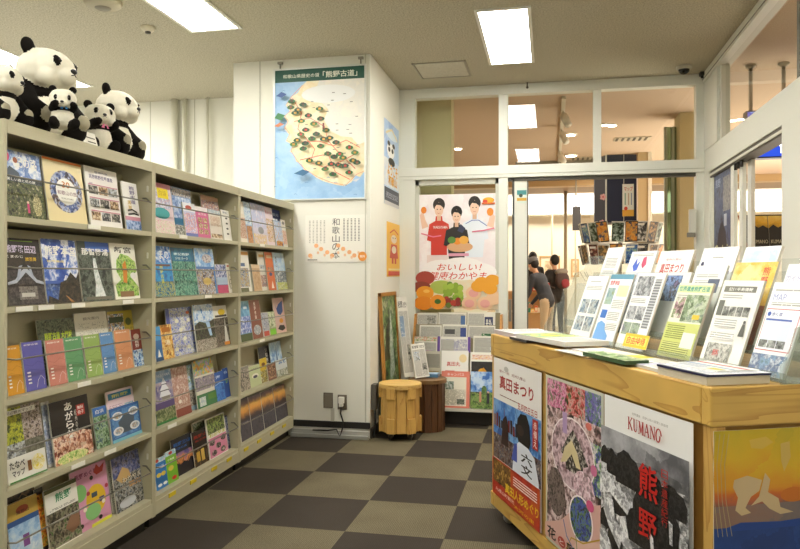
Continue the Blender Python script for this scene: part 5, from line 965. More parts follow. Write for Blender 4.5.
rackpaper(467, 495, 312, 4, [nb(.04, .05, .6, .95), ('r', .62, .4, .92, .85, '#2a3358'), ('t', '号外', .66, .5, .88, .78, '#e8e4d8', .03)], '#dbd8ca', 'newspaper with navy corner block, right of the top tier')
# ================================================================== counter
C0 = Vector((.441, 2.11, 0)); LD = Vector((-.405, .914, 0)).normalized(); WD = Vector((.914, .405, 0)).normalized()
CL, CW, CT = 1.84, .86, .97
CA = math.atan2(-LD.y, -LD.x)   # local x runs from the far end to the near corner, local y into the counter
# counter local frame: origin far-left corner on the floor
CO = C0+LD*CL
def cl(l, w, z): return C0+LD*l+WD*w+Vector((0, 0, z))
ct = thing('display_counter', 'long yellow pine information counter with posters on its sides', 'counter', CO, CA)
PX = wood('#d6ae5a', '#bb8c40', 'X', 7); PY = wood('#d6ae5a', '#bb8c40', 'Y', 7); PZ = wood('#d2a85a', '#b68540', 'Z', 9)
m = MB(); m.box(0.0455, 0, CT-.112, CL-.0455, .05, CT, PX); m.build('front_rail', ct, bevel=.006)
m = MB(); m.box(0.0455, CW-.05, CT-.112, CL-.0455, CW, CT, PX); m.build('rear_rail', ct, bevel=.006)
m = MB(); m.box(CL-.045, 0, CT-.112, CL, CW, CT, PY); m.build('end_rail', ct, bevel=.006)
m = MB(); m.box(0, 0, CT-.112, .045, CW, CT, PY); m.build('end_rail', ct, bevel=.006)
m = MB(); m.box(.0455, .0505, CT-.03, CL-.0455, CW-.0505, CT-.002, wood('#d4a856', '#bb8a3c', 'X', 7)); m.build('worktop', ct)
for x in (.0, .66, CL-.05):
    for y in (.008, CW-.05):
        m = MB(); m.box(x+.003, y, .1405, x+.047, y+.04, CT-.1125, PZ); m.build('post', ct, bevel=.002)
m = MB(); m.box(.0455, 0, .07, CL-.0455, .045, .14, PX); m.build('bottom_rail', ct, bevel=.004)
m = MB(); m.box(.0455, CW-.045, .07, CL-.0455, CW, .14, PX); m.build('bottom_rail', ct, bevel=.004)
m = MB(); m.box(CL-.045, 0, .07, CL, CW, .14, PY); m.build('bottom_rail', ct, bevel=.004)
m = MB(); m.box(0, 0, .07, .045, CW, .14, PY); m.build('bottom_rail', ct, bevel=.004)
for y in (.03, CW-.034): m = MB(); m.box(.05, y, .14, CL-.05, y+.004, CT-.112, '#b98c46'); m.build('panel', ct)
for x in (.02, CL-.024): m = MB(); m.box(x, .05, .14, x+.004, CW-.05, CT-.112, '#b98c46'); m.build('panel', ct)
for x in (.12, CL/2, CL-.12):
    for y in (.06, CW-.06):
        m = MB(); m.tube([(x-.012, y, .03), (x+.012, y, .03)], .029, col('#8d8a82', .4), 14); m.box(x-.02, y-.012, .03, x+.02, y+.012, .07, col('#55524a', .3, .8)); m.build('caster', ct)
# dark knots on the rails
UF = -LD
def front_sheet(name, lab, l0, l1, z0, z1, art, base):
    return sheet(name, lab, 'poster', cl(l0, -.001, z0)+WD*-.0, UF, (0, 0, 1), l0-l1, z1-z0, art, base=base, t=.0015)
zt = CT-.116
rn = random.Random(11)
crowd = [('r', .02+.055*i, .50+.01*rn.random(), .06+.055*i, .56+.05*rn.random(), rn.choice(['#3a2a22', '#7a2a22', '#2a2a38', '#8a6a4a', '#4a3a30'])) for i in range(10)]
front_sheet('counter_poster', 'festival poster with red title, blue sky and white-robed warrior, left counter front', 1.78, 1.165, .15, zt,
 [('r', 0, .70, 1, 1, '#efece6'), ('t', '真田まつり', .14, .79, .86, .885, '#a81f1c', .05), ('t', '第十一回　紀州九度山', .14, .905, .7, .925, '#8a2a24', .01), ('r', .15, .735, .6, .75, lines('#efece6', '#7a2a24', .008)), ('t', '五月四日五日', .55, .70, .93, .745, '#b8322a', .02), ('e', .3, .94, .05, .02, '#c8c4bc'),
  ('r', 0, .27, 1, .70, P('#2f6ab8', '#4a86cc', '#7fb0e0', '#2a5aa0', s=8)), ('r', 0, .27, 1, .45, P('#1f1a1e', '#5a2a24', '#8a7a6a', '#2a3a5a', '#b8a89a', s=35))]+crowd+
 [('p', [(.56, .64), (.62, .68), (.74, .69), (.8, .63), (.82, .52), (.78, .46), (.6, .46), (.54, .54)], '#1b1614'), ('e', .62, .57, .07, .035, '#3a2a24'), ('l', [(.28, .44), (.27, .66)], .006, '#8a2a22'), ('p', [(.2, .4), (.24, .58), (.32, .62), (.36, .55), (.36, .4)], '#33201c'), ('r', .86, .5, .96, .69, '#b8322a'), ('v', '赤備え', .88, .51, .94, .68, '#f0e4dc'),
  ('p', [(.46, .28), (.5, .44), (.6, .49), (.78, .48), (.9, .44), (.98, .30), (.98, .24), (.46, .24)], '#dfe4ee'), ('p', [(.44, .34), (.5, .46), (.56, .47), (.56, .34)], '#4a5ab0'), ('v', '六文', .64, .29, .86, .44, '#1f1c24', .05),
  ('r', 0, 0, 1, .27, P('#a8281c', '#c83a22', '#b8301e', '#c8501e', s=6)), ('r', .02, .10, .42, .26, P('#2a1612', '#8a6a2a', '#5a2a1a', '#c8a04a', s=40)), ('r', .48, .17, .95, .23, lines('#b8301e', '#f0dcd0', .012, .6)), ('t', '真田人形めぐり', .30, .075, .98, .145, '#ecc42a', .05), ('t', '九度山町観光', .08, .04, .5, .065, '#f0dcd0', .01), ('t', '大河の里', .5, .02, .9, .045, '#ecc42a', .01)], '#efece6')
def flowers(p): return P(*p, s=32)
front_sheet('counter_poster', 'flower collage poster with pink map and round photo frames, centre counter front', 1.115, .608, .15, zt,
 [('r', .0, .0, 1, 1, '#cfd0b8'), ('r', .03, .82, .40, .985, flowers(('#3a4a2a', '#c85a8a', '#e8a8c4', '#6a7a4a'))), ('r', .40, .80, .72, .985, flowers(('#2f4a24', '#c8383a', '#d8a8a0', '#4a6a34'))), ('r', .72, .70, .97, .985, flowers(('#3a5a2a', '#7a6ac0', '#5a8a4a', '#b8a8e0'))),
  ('r', .03, .10, .97, .82, P('#5a4a48', '#b89a94', '#e8d4d4', '#8a6a68', '#3a302c', s=14)), ('r', .72, .45, .97, .72, flowers(('#3f6a34', '#5a4ab0', '#7ab05a', '#d8c8d8'))), 
  ('e', .50, .60, .38, .205, '#efe6e4'), ('e', .50, .60, .365, .196, P('#8a6a70', '#e0c4cc', '#b89aa0', '#5a4a48', s=18)), ('p', [(.3, .58), (.42, .68), (.52, .74), (.64, .68), (.78, .58), (.7, .56), (.66, .50), (.4, .5), (.38, .57)], P('#1f1c1a', '#4a443e', '#c8c0b4', s=50)), ('e', .7, .45, .17, .09, P('#f0e0e4', '#d8b0bc', '#8a7a78', s=50)), ('p', [(.3, .52), (.38, .62), (.5, .68), (.6, .62), (.66, .54), (.58, .54), (.5, .6), (.4, .54)], '#d8c89a'), ('r', .34, .70, .42, .82, '#b89ac4'),
  ('e', .22, .33, .17, .14, P('#2a2220', '#8a7a72', '#4a3a38', s=45)), ('p', [(0, .1), (.3, .18), (.6, .33), (.97, .42), (.97, .02), (0, .02)], '#ddb0a4'), ('e', .66, .27, .2, .13, '#efe6e4'), ('e', .66, .27, .18, .12, P('#2f4a2a', '#6a8a5a', '#4a5ab8', '#3a3a3a', s=40)), ('p', [(.45, .02), (.6, .14), (.97, .22), (.97, .02)], '#e4bcae'),
  ('l', [(.4, .03), (.5, .13), (.7, .15), (.85, .2), (.97, .24)], .006, '#c8a02a'), ('l', [(.36, .2), (.42, .12), (.6, .05), (.9, .07)], .006, '#4a7ab8'), ('l', [(.55, .3), (.6, .1), (.62, .02)], .005, '#5a8a3a'), ('t', '花', .05, .03, .22, .10, '#1f1c1a', .04), ('e', .33, .06, .07, .03, '#b8483a'), ('t', 'と', .29, .045, .37, .075, '#f4ece4'), ('t', '彩', .42, .02, .58, .09, '#1f1c1a', .04),
  ('e', .82, .38, .06, .03, '#d85a8a'), ('e', .88, .58, .05, .03, '#d87aa0'), ('e', .8, .8, .05, .02, '#e07a6a')], '#d8d6c6')
def serif(word, x0, y0, x1, y1, c):
    G = {'K': ([((.18, 0), (.18, 1), 1), ((.85, 1), (.2, .42), .5), ((.38, .58), (.9, 0), 1)], [(.18, 0), (.18, 1), (.85, 1), (.9, 0)]),
         'U': ([((.18, 1), (.18, .3), 1), ((.18, .3), (.3, .05), .9), ((.3, .05), (.6, .02), .6), ((.6, .02), (.8, .3), .5), ((.8, .3), (.8, 1), .5)], [(.18, 1), (.8, 1)]),
         'M': ([((.12, 0), (.15, 1), .5), ((.15, 1), (.5, .1), 1), ((.5, .1), (.85, 1), .5), ((.85, 1), (.88, 0), 1)], [(.12, 0), (.12, 1), (.88, 1), (.88, 0)]),
         'A': ([((.12, 0), (.5, 1), .5), ((.5, 1), (.88, 0), 1), ((.27, .36), (.73, .36), .5)], [(.12, 0), (.88, 0)]),
         'N': ([((.15, 0), (.15, 1), .5), ((.15, 1), (.85, 0), 1), ((.85, 0), (.85, 1), .5)], [(.15, 0), (.15, 1), (.85, 1)]),
         'O': ([((.5+.4*cos(a), .5+.5*sin(a)), (.5+.4*cos(a+.42), .5+.5*sin(a+.42)), .5+.6*abs(cos(a+.2))) for a in [i*.393 for i in range(16)]], [])}
    out = []; n = len(word); st = (x1-x0)/n; gw = st*.86
    for k, ch in enumerate(word):
        X = x0+k*st; L_, S_ = G[ch]
        for (a, b, wt) in L_: out.append(('l', [(X+a[0]*gw, y0+a[1]*(y1-y0)), (X+b[0]*gw, y0+b[1]*(y1-y0))], .0068*wt, c))
        for (a, b) in S_: out.append(('l', [(X+(a-.16)*gw, y0+b*(y1-y0)), (X+(a+.16)*gw, y0+b*(y1-y0))], .002, c))
    return out
ROCKD = P('#0a0a0a', '#1c1b1b', '#3c3a3a', '#121111', '#2a2828', s=45); WATR = P('#a8a8ac', '#e8e8ea', '#8a8a90', '#f8f8f8', '#d8d8dc', s=16)
def rock(x, y, wd, h): return ('p', [(x, y), (x-.01*wd, y+h*.5), (x+wd*.08, y+h*.82), (x+wd*.22, y+h*.9), (x+wd*.34, y+h), (x+wd*.55, y+h*.97), (x+wd*.66, y+h*.86), (x+wd*.86, y+h*.8), (x+wd, y+h*.5), (x+wd*.97, y)], ROCKD)
front_sheet('counter_poster', 'black and white waterfall poster with red lettering KUMANO, right counter front', .600, .078, .15, zt,
 [('t', '世界遺産　紀伊山地の霊場と参詣道', .36, .945, .76, .957, '#9a968e', 0)]+serif('KUMANO', .31, .872, .73, .93, '#a8201c')+
 [('r', .0, .0, 1, .845, P('#2a2a2c', '#8a8a8c', '#e8e8ea', '#5a5a5c', '#f4f4f4', s=12)), ('r', 0, .74, 1, .845, P('#5a5a5e', '#8c8c90', '#b4b4b8', s=5)), ('p', [(0, .72), (.1, .745), (.35, .73), (.6, .75), (1, .74), (1, .70), (0, .66)], P('#4a4a4c', '#7a7a7c', s=20))]+
 [rock(*q) for q in ((.0, .66, .12, .09), (.08, .62, .16, .13), (.2, .6, .3, .17), (.46, .58, .3, .16), (.72, .58, .27, .13), (.42, .46, .5, .18), (.0, .52, .1, .07), (.16, .44, .16, .12), (.3, .36, .36, .16), (.6, .30, .38, .2), (.0, .34, .14, .1), (.1, .24, .2, .14), (.36, .16, .5, .2), (.0, .06, .2, .14), (.24, .0, .3, .14), (.6, .0, .38, .17))]+
 [('p', pts, WATR) for pts in ([(.0, .60), (.1, .63), (.2, .58), (.3, .54), (.4, .52), (.36, .47), (.24, .5), (.14, .53), (.0, .5)], [(.08, .5), (.18, .5), (.2, .42), (.3, .34), (.26, .28), (.12, .36), (.05, .43)], [(.26, .44), (.34, .46), (.38, .36), (.46, .30), (.4, .26), (.3, .32)], [(.0, .32), (.12, .3), (.2, .22), (.12, .14), (0, .2)], [(.62, .46), (.66, .44), (.68, .34), (.64, .34)], [(.82, .56), (.86, .55), (.86, .46), (.83, .46)], [(.44, .14), (.56, .18), (.58, .04), (.46, .02)])]+
 [('t', '熊', .50, .598, .71, .755, '#c8241c', .03), ('t', '野', .50, .415, .70, .545, '#c8241c', .03), ('v', '日本遺産紀行', .75, .52, .815, .77, '#b8241c', .0)], '#efeeea')
# painted panel on the near end
def q_(zx, zy): return ((zx/2.757+590-714)/258, .98-(zy/2.757+350-430)/255)
def qp(pts, c): return ('p', [q_(*p) for p in pts], c)
sheet('counter_poster', 'yellow to blue sunset poster with pale brush shapes on the counter end', 'poster', cl(-.001, .006, .145), WD, (0, 0, 1), CW-.012, zt-.15,
 [('r', 0, .77, 1, 1, P('#d89a1e', '#d8b020', '#ccae22', '#b8a424', s=3, g=.9, h=.16, y0=.54)), ('r', 0, .695, 1, .775, P('#8a5a4a', '#b8603a', '#cc6a24', '#d8961e', s=3, g=1, h=.05, y0=.49)), ('r', 0, .61, 1, .70, P('#6f676a', '#857068', '#8f6c5c', s=3)), ('r', 0, 0, 1, .615, P('#0e2a5e', '#1f4690', '#17387a', s=3)), ('p', [(0, .6), (.1, .632), (.25, .625), (.45, .64), (.7, .62), (1, .63), (1, .6)], '#1c4290'),
  qp([(395, 345), (430, 335), (470, 350), (462, 380), (440, 395), (425, 425), (440, 440), (415, 446), (398, 430), (405, 395), (392, 365)], '#cdb48a'), qp([(478, 330), (492, 350), (486, 385), (515, 405), (520, 430), (556, 446), (520, 450), (490, 432), (470, 410), (440, 420), (462, 395)], '#cdb48a'), qp([(520, 250), (545, 245), (548, 290), (530, 330), (522, 300)], '#d0b05a'), qp([(435, 235), (480, 228), (500, 245), (470, 262), (440, 258)], '#d6b448'), ('e', .30, .73, .05, .03, '#c8701e')]+
 [('l', [q_(344+12*i, 215), q_(338+10*i, 300), q_(342+10*i, 400), q_(352+12*i, 500)], .0016, '#b8a878') for i in range(4)], '#c09a20')

# --- brochure rack on the counter: clear tiered holder
ACR = clear('#f0f4f2', .8, .10, '#dde2e2', .15)
ar = thing('acrylic_rack', 'clear acrylic tiered brochure rack standing along the counter', 'brochure rack', cl(1.66, .225, CT+.001), CA)
RL = 1.66
TI = [(.03, .0), (.125, .055), (.215, .10)]
for x in (0, RL-.006):
    m = MB(); pts = [(0, 0), (0, .05), (.03, .10), (.05, .16), (.09, .17), (.11, .24), (.15, .26), (.17, .32), (.22, .34), (.25, .41), (.34, .41), (.34, 0)]
    v = [(x, y, z) for y, z in pts]+[(x+.005, y, z) for y, z in pts]; n = len(pts)
    m.add(v, [tuple(range(n)), tuple(range(n, 2*n))[::-1]]+[(i, n+i, n+(i+1) % n, (i+1) % n) for i in range(n)], ACR); m.build('side_panel', ar)
LN = radians(20)
VC = Vector((0, 0, cos(LN)))+WD*sin(LN)
for k, (y, z) in enumerate(TI):
    m = MB(); m.box(.006, y-.012, z, RL-.006, y+.10, z+.004, ACR); m.build('tray', ar)
    m = MB(); m.box(.006, y-.012, z+.0045, RL-.006, y-.009, z+.03, ACR); m.build('lip', ar)
    m = MB(); hh = .27; y2 = y+.05
    m.add([(.006, y2, z+.005), (RL-.006, y2, z+.005), (RL-.006, y2+hh*math.tan(LN), z+hh), (.006, y2+hh*math.tan(LN), z+hh)], [(0, 1, 2, 3)], ACR); m.build('back_plate', ar)
def stand(px0, px1, pyt, tier, base, art, label, h=None, th=.008, dl=0.0, lay=0):
    w0 = .225+TI[tier][0]+.02+lay*.012; z = CT+.001+TI[tier][1]+.005
    # left and right edge from their top corners; height from the top line
    hgt = .297 if h is None else h
    for _ in range(6):
        wt = w0+hgt*sin(LN); p0 = C0+WD*wt; a = onpl(px0, pyt, p0, WD); b = onpl(px1, pyt, p0, WD); hgt = (a.z-z)/cos(LN)
    l0 = min((a-C0).dot(LD), 1.645); l1 = max((b-C0).dot(LD), .012)
    O = cl(l0, w0, z)
    sheet('leaflet', label, 'leaflet', O, UF, VC, l0-l1, hgt, art, base=base, t=th, group='leaflets in the counter rack')
tl = lambda x0, y0, x1, y1, c='#f3f2ee', ink='#adada9', p=.008: ('r', x0, y0, x1, y1, lines(c, ink, p, .6))
GREYP = P('#5a5c60', '#8e9094', '#c8cacc', '#6f7176', s=30)
stand(590.5, 611, 276.5, 0, '#f3f3f0', [tl(.1, .78, .85, .84), tl(.2, .9, .7, .93)]+[('r', .1+.44*i, .14+.27*j, .48+.44*i, .36+.27*j, P('#4a5a6a', '#8aa0b4', '#c8ccc8', '#6a7078', s=25)) for i in range(2) for j in range(2)], 'white leaflet with four bluish photographs, left end of the front counter row')
stand(613.5, 636.5, 275, 0, '#eef1f4', [('r', 0, .93, 1, 1, '#5f98b0'), ('t', '熊野参詣', .08, .84, .48, .91, '#c83a34', .04), ('r', .5, .68, .95, .84, '#e8dcb8'), ('r', .08, .56, .4, .8, P('#6a8a9a', '#a8c0b8', '#8a9a6a', s=25)), tl(.45, .5, .95, .64), ('r', .1, .36, .36, .48, '#3a74c8'), tl(.42, .34, .92, .46), ('p', [(.08, .04), (.1, .28), (.25, .32), (.45, .28), (.5, .2), (.7, .12), (.7, .04)], '#7ab0ea'), tl(.5, .2, .95, .3)], 'white leaflet with red heading and blue map patches, front counter row')
stand(640.5, 668.5, 274, 0, '#f2f2ef', [('r', .06, .70, .66, .96, GREYP), ('r', .06, .38, .36, .56, GREYP), ('r', .38, .38, .68, .56, GREYP), ('r', .72, .28, .94, .92, lines('#c2c4c6', '#7a7c80', .012, .7)), ('r', .06, .18, .36, .34, P('#5a6a5a', '#a8b8a0', '#7a808a', s=25)), ('r', .38, .18, .68, .34, P('#5a6a5a', '#a8b8a0', '#7a808a', s=25)), tl(.06, .6, .6, .66)], 'white leaflet with grey photographs and tall grey column, front counter row')
stand(682, 716, 283.5, 0, '#e8ebd8', [('r', 0, .87, 1, .97, '#d8e4a8'), ('t', '世界遺産熊野古道', .05, .885, .95, .955, '#3a9a8a', .04), tl(.06, .8, .6, .85, '#e8ebd8'), ('r', .06, .52, .34, .80, P('#4a3a2a', '#c8a0a8', '#6a8a4a', '#e0d8d0', s=30)), ('r', .36, .48, 1, .84, P('#5a6a4a', '#8aa07a', '#c8d0b8', '#7a8a7a', s=25)), ('r', .7, .52, .9, .58, '#e8c23a'), ('r', 0, .0, 1, .46, '#c9d07a'), tl(.06, .24, .6, .44, '#c9d07a', '#8a924a'), tl(.06, .03, .9, .2, '#d4d890', '#8a924a'), ('r', .6, .14, .96, .34, '#dfe8e0')], 'green and yellow leaflet with forest photographs, front counter row')
stand(726.5, 767, 281, 0, '#efefe8', [('r', .08, .86, .88, .93, '#75756a'), ('t', '紀伊半島情報', .2, .875, .8, .915, '#f0f0e8', .03), tl(.1, .78, .6, .83), ('r', .06, .58, .2, .76, '#6a6c62')]+[('r', .22+.17*i, .58, .37+.17*i, .69, P('#3a3c38', '#7a7c74', '#b8b8b0', s=40)) for i in range(4)]+[tl(.1, .44, .66, .54), ('p', [(.78, .36), (.82, .5), (.88, .5), (.92, .36)], '#55564f'), ('e', .85, .52, .03, .02, '#55564f'), tl(.1, .3, .7, .38), ('r', .12, .06, .72, .26, P('#9a9c94', '#d8d8d0', '#6a6c66', '#c8cac4', s=30)), ('t', '無料', .3, .11, .46, .19, '#c8443c', .03)], 'tall off-white leaflet with dark grey banner, front counter row')
stand(777, 815, 283, 0, '#f1f2f4', [tl(.1, .9, .9, .93), ('t', 'MAP', .1, .80, .45, .87, '#9aa4d0', -.005), tl(.1, .74, .9, .78), ('r', .04, .26, .96, .71, '#c8504a'), ('r', .055, .268, .945, .702, '#eff2f6'), ('e', .14, .65, .05, .025, '#3a5ab0'), ('t', '歩く旅', .22, .63, .5, .67, '#2a4a9a', .02), ('r', .1, .34, .8, .58, '#dce4f2'), ('r', .1, .58, .8, .60, '#4a68b8')]+[('r', .1+.24*i, .29, .32+.24*i, .37, P('#3a3c3a', '#7a7c78', '#b8bcb8', s=40)) for i in range(3)]+[('r', .02, .0, .98, .22, P('#3a5a3a', '#8aa8c8', '#5a6a8a', '#c8d0d8', s=20))], 'white leaflet with red framed section and blue notes, right end of front row')
# middle tier
stand(637, 662, 273.5, 1, '#c8ccd8', [('r', .04, .3, .8, .9, P('#8a9ab8', '#dfe3ea', '#a8b0c4', '#5a6a98', s=70)), ('r', .82, .3, 1, .85, '#3a3c48')], 'pale blue patterned leaflet in the middle tier of the rack', lay=0)
stand(665, 694, 273, 1, '#e9e8e4', [('r', 0, .5, 1, 1, '#e9e8e4'), ('r', .2, .55, .75, .95, P('#4a5a8a', '#8aa8d8', '#2a2430', '#7a6a8a', s=20))], 'leaflet with a dark blue and purple photograph, middle tier of the rack')
stand(699, 730, 266.5, 1, '#f0f0ee', [tl(.1, .84, .8, .88), tl(.1, .72, .6, .8), ('r', .54, .64, .9, .82, '#5a6478'), tl(.1, .5, .8, .6)], 'white leaflet with a slate square, middle tier of the rack')
stand(738.5, 781, 263.5, 1, '#ecc85a', [('r', 0, .5, 1, 1, P('#f4d060', '#ecb83a', '#f8e49a', s=6)), ('v', '熊野', .72, .72, .88, .95, '#c8302a', .02), ('r', 0, .0, 1, .5, P('#c86a3a', '#8a4a2a', s=8))], 'golden yellow leaflet with red characters, middle tier of the rack')
stand(670, 678, 292, 1, '#3a2a26', [('r', 0, 0, 1, 1, P('#2a1c1a', '#6a3a34', '#1c1614', s=20))], 'dark reddish brochure edge behind the curled white sheet', lay=1) if 0 else None
# rear tier
stand(602.5, 627, 249, 2, '#f1f1ee', [tl(.15, .7, .8, .85), ('r', .1, .50, .35, .58, '#d87a6a'), ('r', .06, .34, .4, .42, '#c8483a'), ('r', .42, .34, .7, .42, '#e8b85a'), tl(.15, .6, .8, .66)], 'white leaflet with red blocks at its foot, left end of rear row')
stand(634, 659.5, 252.5, 2, '#ececf0', [('p', [(.2, .78), (.3, .9), (.36, .8), (.46, .86), (.42, .72), (.3, .7)], '#4a6ad0'), ('p', [(.55, .9), (.66, .92), (.72, .8), (.62, .74), (.54, .8)], '#d85a7a'), tl(.1, .92, .9, .96)], 'white leaflet with blue and pink bird shapes, rear row')
stand(663, 696.5, 252, 2, '#f2f0ee', [('t', '真田まつり', .14, .68, .84, .82, '#c03a34', .04), ('t', '紀州九度山', .25, .86, .7, .89, '#a8544a', .01), ('r', .3, .40, .9, .60, P('#4a78c0', '#8ab0e0', '#3a3a4a', s=16))], 'small festival leaflet with red title, rear row of the rack')
stand(706, 742, 249, 2, '#f2f2f4', [('e', .1, .78, .045, .045, '#2a3058'), ('e', .12, .74, .04, .03, '#c8404a'), tl(.35, .86, .65, .89), ('r', .22, .66, .92, .70, '#5a6ab4'), tl(.2, .5, .8, .6)], 'white leaflet with a blue rule and round emblem, rear row')
stand(749, 785, 248.5, 2, '#e6eef2', [('r', .05, .55, .95, .95, P('#dfe9f0', '#c4dcec', '#eef3f4', s=8)), tl(.2, .62, .8, .7, '#d4e6f0', '#7aa8c8')], 'pale blue leaflet, tallest at the right of the rear row', th=.012)
sheet('leaflet', 'thin orange booklet edge beside the pale blue leaflet, rear row', 'leaflet', cl(.512, .225+TI[2][0]+.02, CT+.001+TI[2][1]+.005), UF, VC, .02, .28, [('r', 0, .6, 1, .8, '#c8502a'), ('r', 0, .3, 1, .5, '#f0c040')], base='#d8702a', t=.01, group='leaflets in the counter rack')
for (px0, px1, py, l) in ((772, 800, 263, 'white leaflet with lavender lettering at the right edge of the middle tier'),):
    stand(791, 812, 265, 1, '#f0f0f2', [('t', 'ガイド', .1, .80, .8, .88, '#a8a8d0', 0), tl(.1, .6, .8, .75)], l)
# yellow notice on the third leaflet
a = cl(.965, .238, CT+.03)
sheet('notice_card', 'small yellow notice with red characters propped before the front leaflets', 'card', cl(.84, .205, CT+.03), UF, VC, .17, .055, [('r', .06, .2, .94, .8, '#f4e06a'), ('t', '自由持帰', .12, .22, .88, .78, '#d8402a', .03)], base='#ecc22a', t=.002)
# --- flat piles along the front edge
def pile(label, l, w, ang, a, b, th, art, base, z=CT+.001, n=1, edge='#e6e4dc', name='magazine_pile', cat='magazine pile'):
    U = (UF*cos(ang)+WD*sin(ang)); V = (-UF*sin(ang)+WD*cos(ang))
    sheet(name, label, cat, cl(l, w, z), U, V, a, b, art, base=base, t=th, edge=edge)
pile('stack of thin newsletters on the far left corner of the counter', 1.84, .02, .0, .30, .25, .022, [tl(.05, .05, .6, .9, '#ecebe8', '#a8a8a4', .01), ('r', .5, .5, .9, .9, P('#e8d8dc', '#c8ccd8', '#f0eeec', s=20))], '#edecea', edge='#b9aeb0')
pile('dark edged booklet under the green magazine on the counter front', 1.53, -.012, .0, .21, .20, .012, [tl(.05, .1, .9, .9)], '#e8e6e0', edge='#4a4440')
pile('green and white magazine pile overhanging the counter front edge', 1.42, -.02, .10, .44, .21, .020, [('r', 0, .0, .52, 1, P('#7fb08a', '#a8d0a0', '#dcd860', '#6a9a7a', s=12)), ('e', .3, .5, .12, .2, '#e0d850'), tl(.58, .1, .95, .9, '#ecebe4', '#b8b8b0', .012)], '#e9e8e0', z=CT+.0145, edge='#d8d4ca')
pile('spread white leaflets on the counter behind the green booklet', .985, .055, .03, .30, .15, .006, [tl(.1, .1, .9, .9, '#efeee8', '#c8c8be', .012), ('r', .55, .3, .8, .6, '#d8dca8')], '#efeee8')
pile('thin white sheet at the counter edge left of the green booklet', 1.0, -.015, .02, .24, .06, .003, [tl(.1, .1, .9, .9, '#efeee8', '#b8b8ae', .012)], '#efeee8')
pile('small dark green booklet lying on the counter front edge', .745, -.015, .02, .30, .09, .014, [('r', 0, 0, 1, 1, P('#4a7a3a', '#8ab05a', '#dce0c8', '#3a5a2a', s=14))], '#6a944a', edge='#3f5a34', z=CT+.0075)
pile('yellow and white leaflet on the counter beside the near stack', .68, .10, .05, .26, .085, .010, [('r', 0, 0, .4, 1, '#e4da4a'), tl(.45, .1, .95, .9, '#efeee8', '#b8b8ae', .012)], '#efeee4')
pile('thick pale stack of booklets at the near counter corner', .275, .008, .0, .245, .205, .024, [tl(.1, .1, .9, .9, '#efefee', '#c8c8c8', .012)], '#f0f0ee', edge='#d3c9b2')
pile('navy covered booklet lying on the thick stack at the near corner', .275, .004, .0, .25, .21, .006, [('r', 0, .05, 1, 1, '#e9eaee'), tl(.1, .1, .9, .9, '#eceef0', '#b8bcc8', .012)], '#22244a', z=CT+.0255, edge='#22244a')
pile('loose topmost brochure with coloured stripes on the near stack', .285, .05, .07, .22, .15, .003, [('r', 0, .7, 1, .8, '#c85a5a'), ('r', 0, .4, 1, .5, '#9ab0d0'), tl(.1, .05, .6, .35, '#f0f0ee', '#a8b0c0', .012), ('r', .7, .1, .95, .3, '#d8d070')], '#f2f2f0', z=CT+.032, edge='#e8e8e4')
pile('fan of white and violet leaflets left of the near stack', .46, .035, -.06, .17, .16, .010, [('r', 0, 0, .3, 1, '#c9c8dc'), tl(.35, .1, .95, .9, '#efeeea', '#c0c0ba', .012), ('r', .4, .7, .9, .9, '#d8e0a8')], '#eeedea', edge='#c8c6c0')
# ================================================================== hall beyond the glass: things
# postcard stand with dark header
pc = onY(620, 250, 7.45)
ps = thing('postcard_stand', 'revolving wire postcard stand with tall navy header beyond the doorway', 'postcard stand', (pc.x, 7.45, 0))
WIRE = col('#a8a69c', .3, .8)
m = MB(); m.tube([(0, 0, .03), (0, 0, 1.75)], .02, WIRE, 10); m.build('pole', ps)
m = MB(); m.lathe([(.26, 0), (.26, .02), (.05, .05), (.03, .06)], col('#3a3834', .4)); m.build('base', ps)
Nv = col('#151a38', .5)
hx = onY(596, 200, 7.3).x-pc.x; hx1 = onY(637, 200, 7.3).x-pc.x; hm = onY(606, 200, 7.3).x-pc.x
m = MB(); m.prism([(hx, .05), (hm, -.15), (hm+.17, -.15), (hx1, -.12), (hx1, .2), (hx, .2)], 1.80, 2.47, Nv); m.build('header', ps, bevel=.004)
m = MB(); m.box(hm-.008, -.16, 1.80, hm+.008, -.148, 2.47, '#d8d6cc'); m.box(hm+.165, -.16, 1.80, hm+.172, -.148, 2.47, '#b8b6ac'); m.build('edge_strip', ps)
m = MB()
for zz in (1.72, 1.53, 1.34):
    R_ = .34
    for dz in (0, .05): m.tube([(R_*cos(2*pi*i/24), R_*sin(2*pi*i/24), zz-.12+dz) for i in range(25)], .004, WIRE, 5)
    for i in range(12):
        a = 2*pi*i/12; m.tube([(.02*cos(a), .02*sin(a), zz-.13), (R_*cos(a), R_*sin(a), zz-.12), ((R_+.05)*cos(a), (R_+.05)*sin(a), zz-.03)], .004, WIRE, 5)
m.build('wire_pockets', ps)
CP = [P('#15170f', '#3a4a2a', '#8a9a8a', '#c8ccc0', s=25), P('#1a1a1a', '#4a4a48', '#e8e6e0', s=20), P('#2a2018', '#6a5a40', '#c89a5a', s=25), P('#20305a', '#4a78b8', '#a8c0a0', s=25), P('#c8702a', '#e8a84a', '#2a3a5a', s=20), P('#3a1a1a', '#7a3a2a', '#c8b8a0', s=25)]
rn = random.Random(4); cn = ['dark forest', 'black and white', 'brown', 'blue', 'orange', 'deep red']
k = 0
